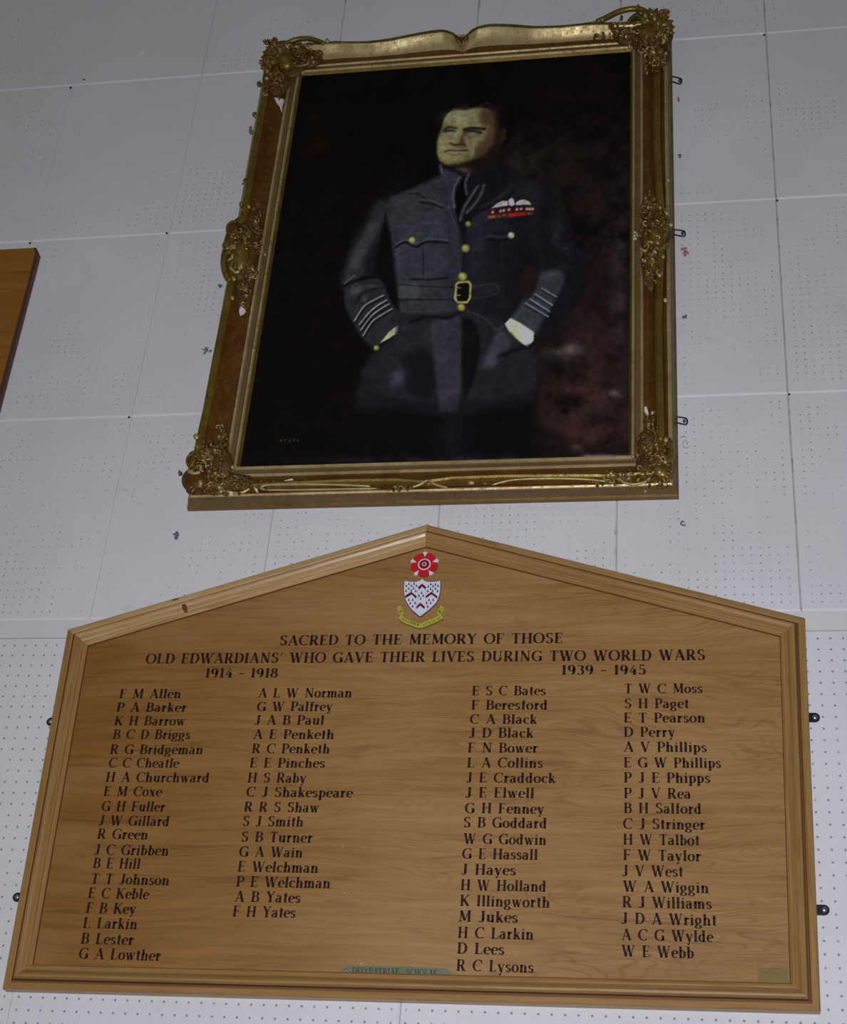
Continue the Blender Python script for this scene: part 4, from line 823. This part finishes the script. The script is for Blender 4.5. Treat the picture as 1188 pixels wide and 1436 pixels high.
# skirt of the tunic
poly([(560, 440), (600, 442), (648, 436), (700, 446), (708, 458), (735, 490), (752, 500), (750, 548), (700, 560), (646, 562), (616, 566), (560, 560), (512, 548), (508, 520), (530, 492), (555, 470)], (33, 31, 36), 3, 1, False, True, .2, 6)
poly([(604, 452), (646, 440), (648, 500), (645, 545), (642, 576), (617, 578), (612, 540), (608, 500)], (52, 47, 58), 3, .9, False, True)
poly([(648, 445), (664, 450), (674, 480), (668, 520), (652, 560), (648, 520)], (13, 12, 14), 3, .95, True)
poly([(676, 516), (686, 488), (700, 462), (716, 478), (706, 500), (690, 516)], (58, 56, 64), 4, .8, True); blob(694, 500, 8, 12, (76, 76, 90), .4, .4, .5, 46)
poly([(562, 500), (590, 486), (604, 500), (610, 540), (600, 560), (575, 552), (566, 530)], (19, 18, 22), 4, .9, True)
blob(557, 530, 10, 14, (72, 72, 88), .75, .8, .4, 47); blob(590, 480, 24, 10, (50, 46, 52), .6, -.4, .5, 48); blob(625, 470, 24, 16, (54, 50, 58), .5)
stroke([(575, 452), (600, 444), (628, 446), (646, 438)], 3, (12, 11, 12), 1.6, .9); stroke([(655, 436), (680, 446), (696, 462), (706, 456)], 2, (62, 60, 68), 1, .6); stroke([(700, 500), (725, 490), (748, 484)], 5, (12, 12, 14), 2.5, .8)
poly([(496, 575), (560, 572), (616, 582), (640, 582), (700, 570), (752, 560), (750, 650), (490, 655)], (11, 10, 12), 7, .95, False); blob(636, 612, 16, 40, (26, 21, 28), .8, .05); blob(520, 545, 16, 24, (26, 25, 28), .6)
# pockets and belt on the near side
stroke([(555, 347), (562, 342), (569, 340), (577, 344), (585, 346), (592, 342), (602, 339), (629, 341)], 3, (17, 16, 19), 1, .95)
stroke([(556, 343), (569, 336), (584, 341), (602, 335), (629, 337)], 1.5, (82, 84, 92), .9, .7); stroke([(629, 315), (631, 330), (629, 343)], 1.6, (30, 29, 34), 1, .8)
stroke([(551, 318), (580, 316), (610, 312), (626, 316)], 1.4, (72, 72, 84), 1, .5)
stroke([(593, 348), (594, 370), (593, 389)], 2, (28, 25, 30), 1, .8); stroke([(576, 391), (600, 392), (628, 390)], 2.6, (17, 16, 18), 1, .9)
stroke([(558, 350), (560, 375), (566, 388), (578, 390)], 1.8, (66, 68, 74), 1.2, .6)
poly([(561, 400), (584, 399), (586, 417), (560, 418)], (70, 74, 74), 2, .8, True, False, .3, 7)
stroke([(560, 399), (600, 402), (640, 403)], 1.6, (20, 19, 22), 1, .8); stroke([(560, 420), (590, 420), (640, 421)], 1.8, (16, 15, 17), 1, .9); blob(604, 411, 30, 8, (44, 43, 47), .6); blob(600, 430, 34, 6, (46, 43, 46), .5)
stroke([(659, 403), (690, 398), (700, 405), (696, 412), (680, 416), (662, 418)], 1.4, (62, 62, 74), 1, .6); blob(680, 407, 18, 8, (44, 44, 52), .5)
blob(632, 300, 8, 50, (36, 34, 40), .4)
# far pocket
stroke([(680, 333), (690, 331), (704, 333), (714, 331)], 1.3, (70, 70, 84), .9, .7); stroke([(681, 336), (700, 337), (714, 334)], 2, (14, 14, 16), 1, .9); stroke([(704, 340), (703, 375)], 1.6, (44, 40, 44), 1.2, .6)
disc(717, 330, 4.6, (140, 140, 108), (186, 186, 164))
# collar, scarf and tie
poly([(617, 232), (628, 236), (650, 240), (682, 228), (700, 218), (716, 244), (706, 266), (686, 288), (664, 304), (648, 330), (640, 312), (630, 286), (622, 262)], (21, 20, 24), 2, 1, False)
poly([(616, 234), (626, 238), (642, 244), (650, 250), (640, 262), (636, 285), (641, 308), (645, 328), (634, 302), (626, 276), (620, 254)], (50, 49, 60), 2, 1, False)
poly([(649, 248), (658, 246), (652, 262), (654, 278), (648, 300), (644, 312), (639, 296), (639, 274)], (10, 9, 10), 1.4, 1, False)
for s, w, c in (([(644, 250), (638, 262), (636, 276), (638, 290)], 3.2, (88, 88, 100)), ([(659, 243), (653, 256), (655, 272)], 3.4, (84, 88, 94)), ([(670, 262), (661, 276), (651, 292), (646, 308)], 4, (82, 84, 96)), ([(679, 260), (674, 275), (664, 289), (655, 298)], 4, (76, 77, 86)), ([(618, 232), (621, 241), (629, 246)], 3, (82, 84, 98)), ([(629, 288), (636, 306), (643, 324)], 2, (70, 68, 88))):
    stroke(s, w * 1.15, c, 1.7, .75); stroke([(x + 2.2, y + 1) for x, y in s], w * .5, (14, 14, 16), 1.2, .7)
stroke([(574, 272), (586, 272), (598, 280)], 2.4, (20, 20, 23), 1.2, .8); stroke([(590, 283), (606, 286), (622, 292)], 2.6, (18, 18, 21), 1.2, .9); stroke([(588, 280), (606, 281), (620, 288)], 1.5, (78, 76, 80), 1, .6)
stroke([(676, 296), (700, 284), (722, 268)], 2.4, (14, 13, 15), 1.2, .8); stroke([(672, 292), (700, 276), (716, 262)], 2, (50, 48, 54), 1.4, .6)
stroke([(650, 322), (652, 345), (648, 380)], 1.6, (14, 14, 16), 1, .8)
# buttons, buckle, wings and ribbons
disc(656.5, 314, 4, (112, 110, 52), (158, 156, 90)); disc(653, 348, 5.8, (124, 121, 58), (172, 168, 92)); disc(649, 388, 6.2, (128, 122, 56), (168, 162, 84)); disc(647, 431, 5.4, (122, 120, 44), (160, 156, 66)); disc(578, 336.5, 4.4, (128, 126, 66), (170, 168, 98))
poly([(641, 397), (659, 395), (660, 420), (656, 426), (642, 425), (638, 420)], (15, 13, 15), 1, 1, False)
stroke([(643, 396), (657, 395), (660, 399), (659, 418), (655, 424), (642, 424), (638.5, 419), (640, 399), (643, 396)], 2.8, (150, 146, 78), .8, 1, False)
stroke([(641, 403), (646, 404)], 1.5, (130, 124, 60), .7, 1, False); stroke([(641, 414), (645, 414)], 1.5, (130, 124, 60), .7, 1, False)
poly([(689, 292), (697, 285), (705, 281.5), (711.5, 282), (713, 288)], (152, 150, 140), .7, 1, False); poly([(713, 281), (717, 277.5), (720.5, 280), (722, 287), (718, 289), (714, 287.5)], (158, 156, 146), .7, 1, False)
poly([(723, 284.5), (728, 281), (734, 279.5), (742, 282.5), (745, 287), (735, 287), (724, 288)], (152, 152, 144), .7, 1, False)
poly([(684, 296), (716, 291), (748, 290), (749, 296), (716, 298), (685, 301)], (60, 16, 18), .8, 1, False); poly([(682, 302), (714, 298.5), (749, 297), (749, 301), (716, 304.5), (682, 307.5)], (70, 34, 26), .8, 1, False)
poly([(713, 300), (737, 297.5), (738, 301.5), (713, 304.5)], (146, 24, 22), .8, 1, False); poly([(685, 303), (695, 302), (695, 305.5), (684, 306.5)], (128, 76, 46), .8, 1, False)
for x, y in ((691, 297.5), (702, 296), (706.5, 295), (714, 294), (725, 293.5), (731, 293), (739, 293), (743, 293), (747, 293)): blob(x, y, 1.7, 1.8, (182, 164, 164), .95)
for x, y in ((700, 303), (707, 302), (742, 299.5)): blob(x, y, 2, 1.2, (140, 104, 56), .8)
r_ = random.Random(4)
for k in range(130): blob(r_.choice((r_.gauss(790, 12), r_.gauss(500, 10), r_.gauss(590, 20))), r_.gauss(350, 40), .7, .7, (100, 98, 108), .28)
# head
poly([(634, 225), (650, 235), (662, 246), (690, 232), (704, 215), (706, 190), (694, 175), (660, 200)], (28, 19, 17), 2.5, 1, False)
blob(650, 238, 12, 4, (84, 60, 56), .8, .15)
poly([(614, 168), (622, 152), (640, 140), (664, 133), (694, 134), (716, 144), (725, 162), (723, 184), (714, 196), (704, 206), (694, 200), (690, 160), (650, 156), (626, 166)], (12, 10, 10), 2.5, 1, True)
poly([(697, 184), (705, 180), (710, 184), (708, 196), (700, 206), (694, 204)], (46, 27, 23), 2, 1, True)
FACE = [(637, 153), (628, 159), (622, 170), (619.5, 180), (615, 192), (613, 205), (613.5, 216), (618, 226), (627, 230.5), (644, 229), (660, 224), (676, 217), (688, 206), (694, 192), (694, 172), (691, 158), (684, 153), (668, 151), (652, 154)]
poly(FACE, (114, 109, 72), 1.6, 1, True)
blob(642, 166, 18, 9, (128, 127, 97), .85); blob(622, 204, 7, 16, (124, 120, 84), .7); blob(661, 200, 12, 7, (124, 117, 76), .7); blob(636, 223, 14, 4, (120, 118, 66), .6)
poly([(684, 146), (700, 150), (702, 190), (700, 212), (684, 222), (672, 226), (676, 214), (688, 198), (690, 172)], (34, 22, 18), 4, .85, False)
stroke([(617, 222), (628, 229), (646, 227), (664, 220), (680, 211)], 3, (76, 70, 36), 2.4, .6)
stroke([(621, 178), (616, 192), (614, 208)], 1.6, (86, 84, 56), 1.6, .5); stroke([(660, 208), (658, 216), (650, 222)], 2, (96, 88, 54), 2, .5)
blob(631, 186, 9, 4, (84, 76, 54), .7); blob(664, 186, 12, 4.5, (78, 66, 46), .75); blob(646, 206.5, 9, 2, (94, 82, 52), .6)
poly([(676, 151), (692, 156), (696, 180), (693, 200), (680, 216), (666, 222), (668, 208), (680, 196), (685, 178), (675, 172), (672, 162)], (70, 47, 34), 4.5, .95, False)
blob(682, 166, 8, 10, (80, 56, 36), .7); blob(674, 208, 9, 6, (84, 56, 42), .7, -.5); blob(688, 186, 4, 6, (92, 72, 48), .6)
stroke([(622, 183), (630, 178.5), (641, 180)], 3.2, (50, 38, 24), 1.3, .95); stroke([(651, 182), (662, 179.5), (680, 181)], 4, (34, 24, 16), 1.3, .95)
stroke([(624, 184), (632, 183), (640, 184)], 2.8, (44, 32, 26), 1, .9); blob(633, 186.5, 5, 1.8, (128, 116, 98), .8); blob(627, 190, 6, 2, (112, 104, 70), .5)
stroke([(655, 184), (665, 183.5), (675, 186)], 3, (36, 26, 20), 1.2, .95); blob(664, 187.5, 6, 2, (126, 112, 94), .85); blob(671, 187, 3, 1.6, (34, 26, 28), .7); stroke([(656, 190), (665, 192), (674, 189)], 1.4, (88, 72, 50), 1, .6)
poly([(650, 184), (655, 188), (650, 193), (653, 202), (644, 203), (645, 196), (648, 190)], (88, 52, 26), 1.8, .9, False); stroke([(641, 183), (638, 192), (637, 199)], 5, (140, 134, 92), 2, .5)
stroke([(632, 201), (637, 203.5), (644, 202.5), (651, 203)], 2.6, (62, 36, 22), 1.1, .95); blob(652, 204, 3, 2, (66, 38, 22), .7)
stroke([(624, 212.5), (632, 210.5), (640, 211.5), (648, 211), (656, 210.5)], 2.2, (74, 42, 36), .9, .95); stroke([(629, 216), (638, 217.5), (648, 215.5)], 1.5, (88, 66, 46), .9, .8); blob(640, 214, 8, 1.6, (134, 116, 90), .7); blob(655, 211, 3, 1.8, (70, 40, 32), .7)
stroke([(620, 228), (630, 232.5), (646, 230.5), (662, 225), (678, 217)], 2.2, (60, 52, 22), 1.4, .8)
stroke([(640, 150), (648, 146), (656, 149)], 3.2, (48, 35, 32), 1.6, .6); stroke([(674, 148), (684, 144)], 2, (58, 52, 46), 1.2, .6); stroke([(628, 156), (636, 149), (650, 146)], 4, (20, 16, 14), 1.6, .8)
stroke([(637, 154), (648, 151.5), (660, 152.5), (672, 150)], 2.4, (72, 60, 44), 1.6, .6)
# foot of the canvas: purple haze of a reflection painted into the colour
blob(700, 645, 240, 5, (62, 44, 72), .5, 0, .6, 60); blob(830, 640, 44, 2.6, (120, 96, 130), .8, -.02, .8, 61); blob(808, 628, 9, 6, (78, 56, 58), .6)
for k in range(5): blob(394 + k * 6, 618 - (k % 2), 1.1, 1.6, (120, 74, 26), .7)
blob(885, 95, 1.2, 2, (90, 96, 100), .8); 
IMG = IMG * (1 + (fbm(100, 140, 77, 3)[..., None] - .5) * .34 + (fbm(30, 40, 97, 3)[..., None] - .5) * .35)
IMG = IMG * .84 + IMG.mean(-1, keepdims=True) * .16
IMG = np.clip(IMG * 1.08, 0, 1) ** 1.13
EL = .40                                                  # light reaching the canvas, so the pigments come out right
LINC = np.where(IMG <= .04045, IMG / 12.92, ((np.clip(IMG, 0, 1) + .055) / 1.055) ** 2.4) / EL
LINC = np.clip(LINC, .0008, .9)
vv = np.stack([GX, np.full_like(GX, -HC), GZ], -1).reshape(-1, 3)
ii = np.arange(NXc * NZc).reshape(NZc, NXc); ff = np.stack([ii[:-1, :-1], ii[:-1, 1:], ii[1:, 1:], ii[1:, :-1]], -1).reshape(-1, 4)
me = bpy.data.meshes.new('canvas'); me.vertices.add(len(vv)); me.vertices.foreach_set('co', vv.ravel())
me.loops.add(ff.size); me.loops.foreach_set('vertex_index', ff.ravel().astype(np.int32)); me.polygons.add(len(ff))
me.polygons.foreach_set('loop_start', np.arange(0, ff.size, 4, dtype=np.int32)); me.update(calc_edges=True)
ca_ = me.color_attributes.new('pigment', 'FLOAT_COLOR', 'POINT'); rgba = np.concatenate([LINC.reshape(-1, 3), np.ones((len(vv), 1))], 1)
ca_.data.foreach_set('color', rgba.astype(np.float32).ravel())
n = NT('oil_paint'); at = n.n('ShaderNodeVertexColor', layer_name='pigment').outputs[0]; P = pos(n)
n.out(at, n.mapr(n.noise(P, 40, 3), .3, .7, .42, .6), 0, n.math('ADD', n.noise(P, 300, 2), n.noise(n.scale(P, 1, 1, .3), 60, 4)), .2, .0008, .06); me.materials.append(n.mat)
co = bpy.data.objects.new('canvas', me); C.objects.link(co); co.parent = prt; co.matrix_parent_inverse = Matrix.Translation(-Vector(prt.location))
sb = MB(); plate(sb, [(CX0 - .02, CZ0 - .02), (CX1 + .02, CZ0 - .02), (CX1 + .02, CZ1 + .02), (CX0 - .02, CZ1 + .02)], .002, HC - .003); sb.build('stretcher', M_OAKM, prt)

# ---------------------------------------------------------------- the board cut by the left edge of the photograph
LX1 = U(48, 348, .02)[0]; LZ1 = U(30, 347, .02)[1]
x_top = U(54, 352, .012)[0]; x_bot = U(0, 578, .012)[0]
lb = thing('wooden_board', 'orange-brown varnished wooden board with chamfered corner at the left edge', 'plaque', (x_top - .5, 0, LZ1 - .9))
xr = (x_top + x_bot) / 2; xl = xr - 1.05; zb = LZ1 - .95
ol = [(xl, zb + .012), (xl + .012, zb), (xr - .012, zb), (xr, zb + .012), (xr, LZ1 - .022), (xr - .012, LZ1), (xl + .012, LZ1), (xl, LZ1 - .022)]
mb = MB(); q = inset(ol, .0); q2 = inset(ol, .007); n8 = len(ol)
v = [(a, .0015, b) for a, b in ol] + [(a, .016, b) for a, b in ol] + [(p.x, .022, p.y) for p in q2]
mb.add(v, [(i, (i + 1) % n8, n8 + (i + 1) % n8, n8 + i) for i in range(n8)], 1); mb.add(v, [(n8 + i, n8 + (i + 1) % n8, 2 * n8 + (i + 1) % n8, 2 * n8 + i) for i in range(n8)], 1)
mb.add(v, [tuple(range(2 * n8, 3 * n8))], 0)
M_TEAKD = mat_plain('dark_stained_edge', rgb(84, 50, 34), .5, 0, 50)
mb.build('backboard', [M_TEAK, M_TEAKD], lb)
zr = U(10, 408, .022)[1]
mb = MB(); plate(mb, [(xl + .03, zr - .0012), (xr - .05, zr - .0012), (xr - .05, zr + .0012), (xl + .03, zr + .0012)], .022, .0235); mb.build('inlay_line', mat_plain('pale_inlay', rgb(176, 116, 58), .5), lb)
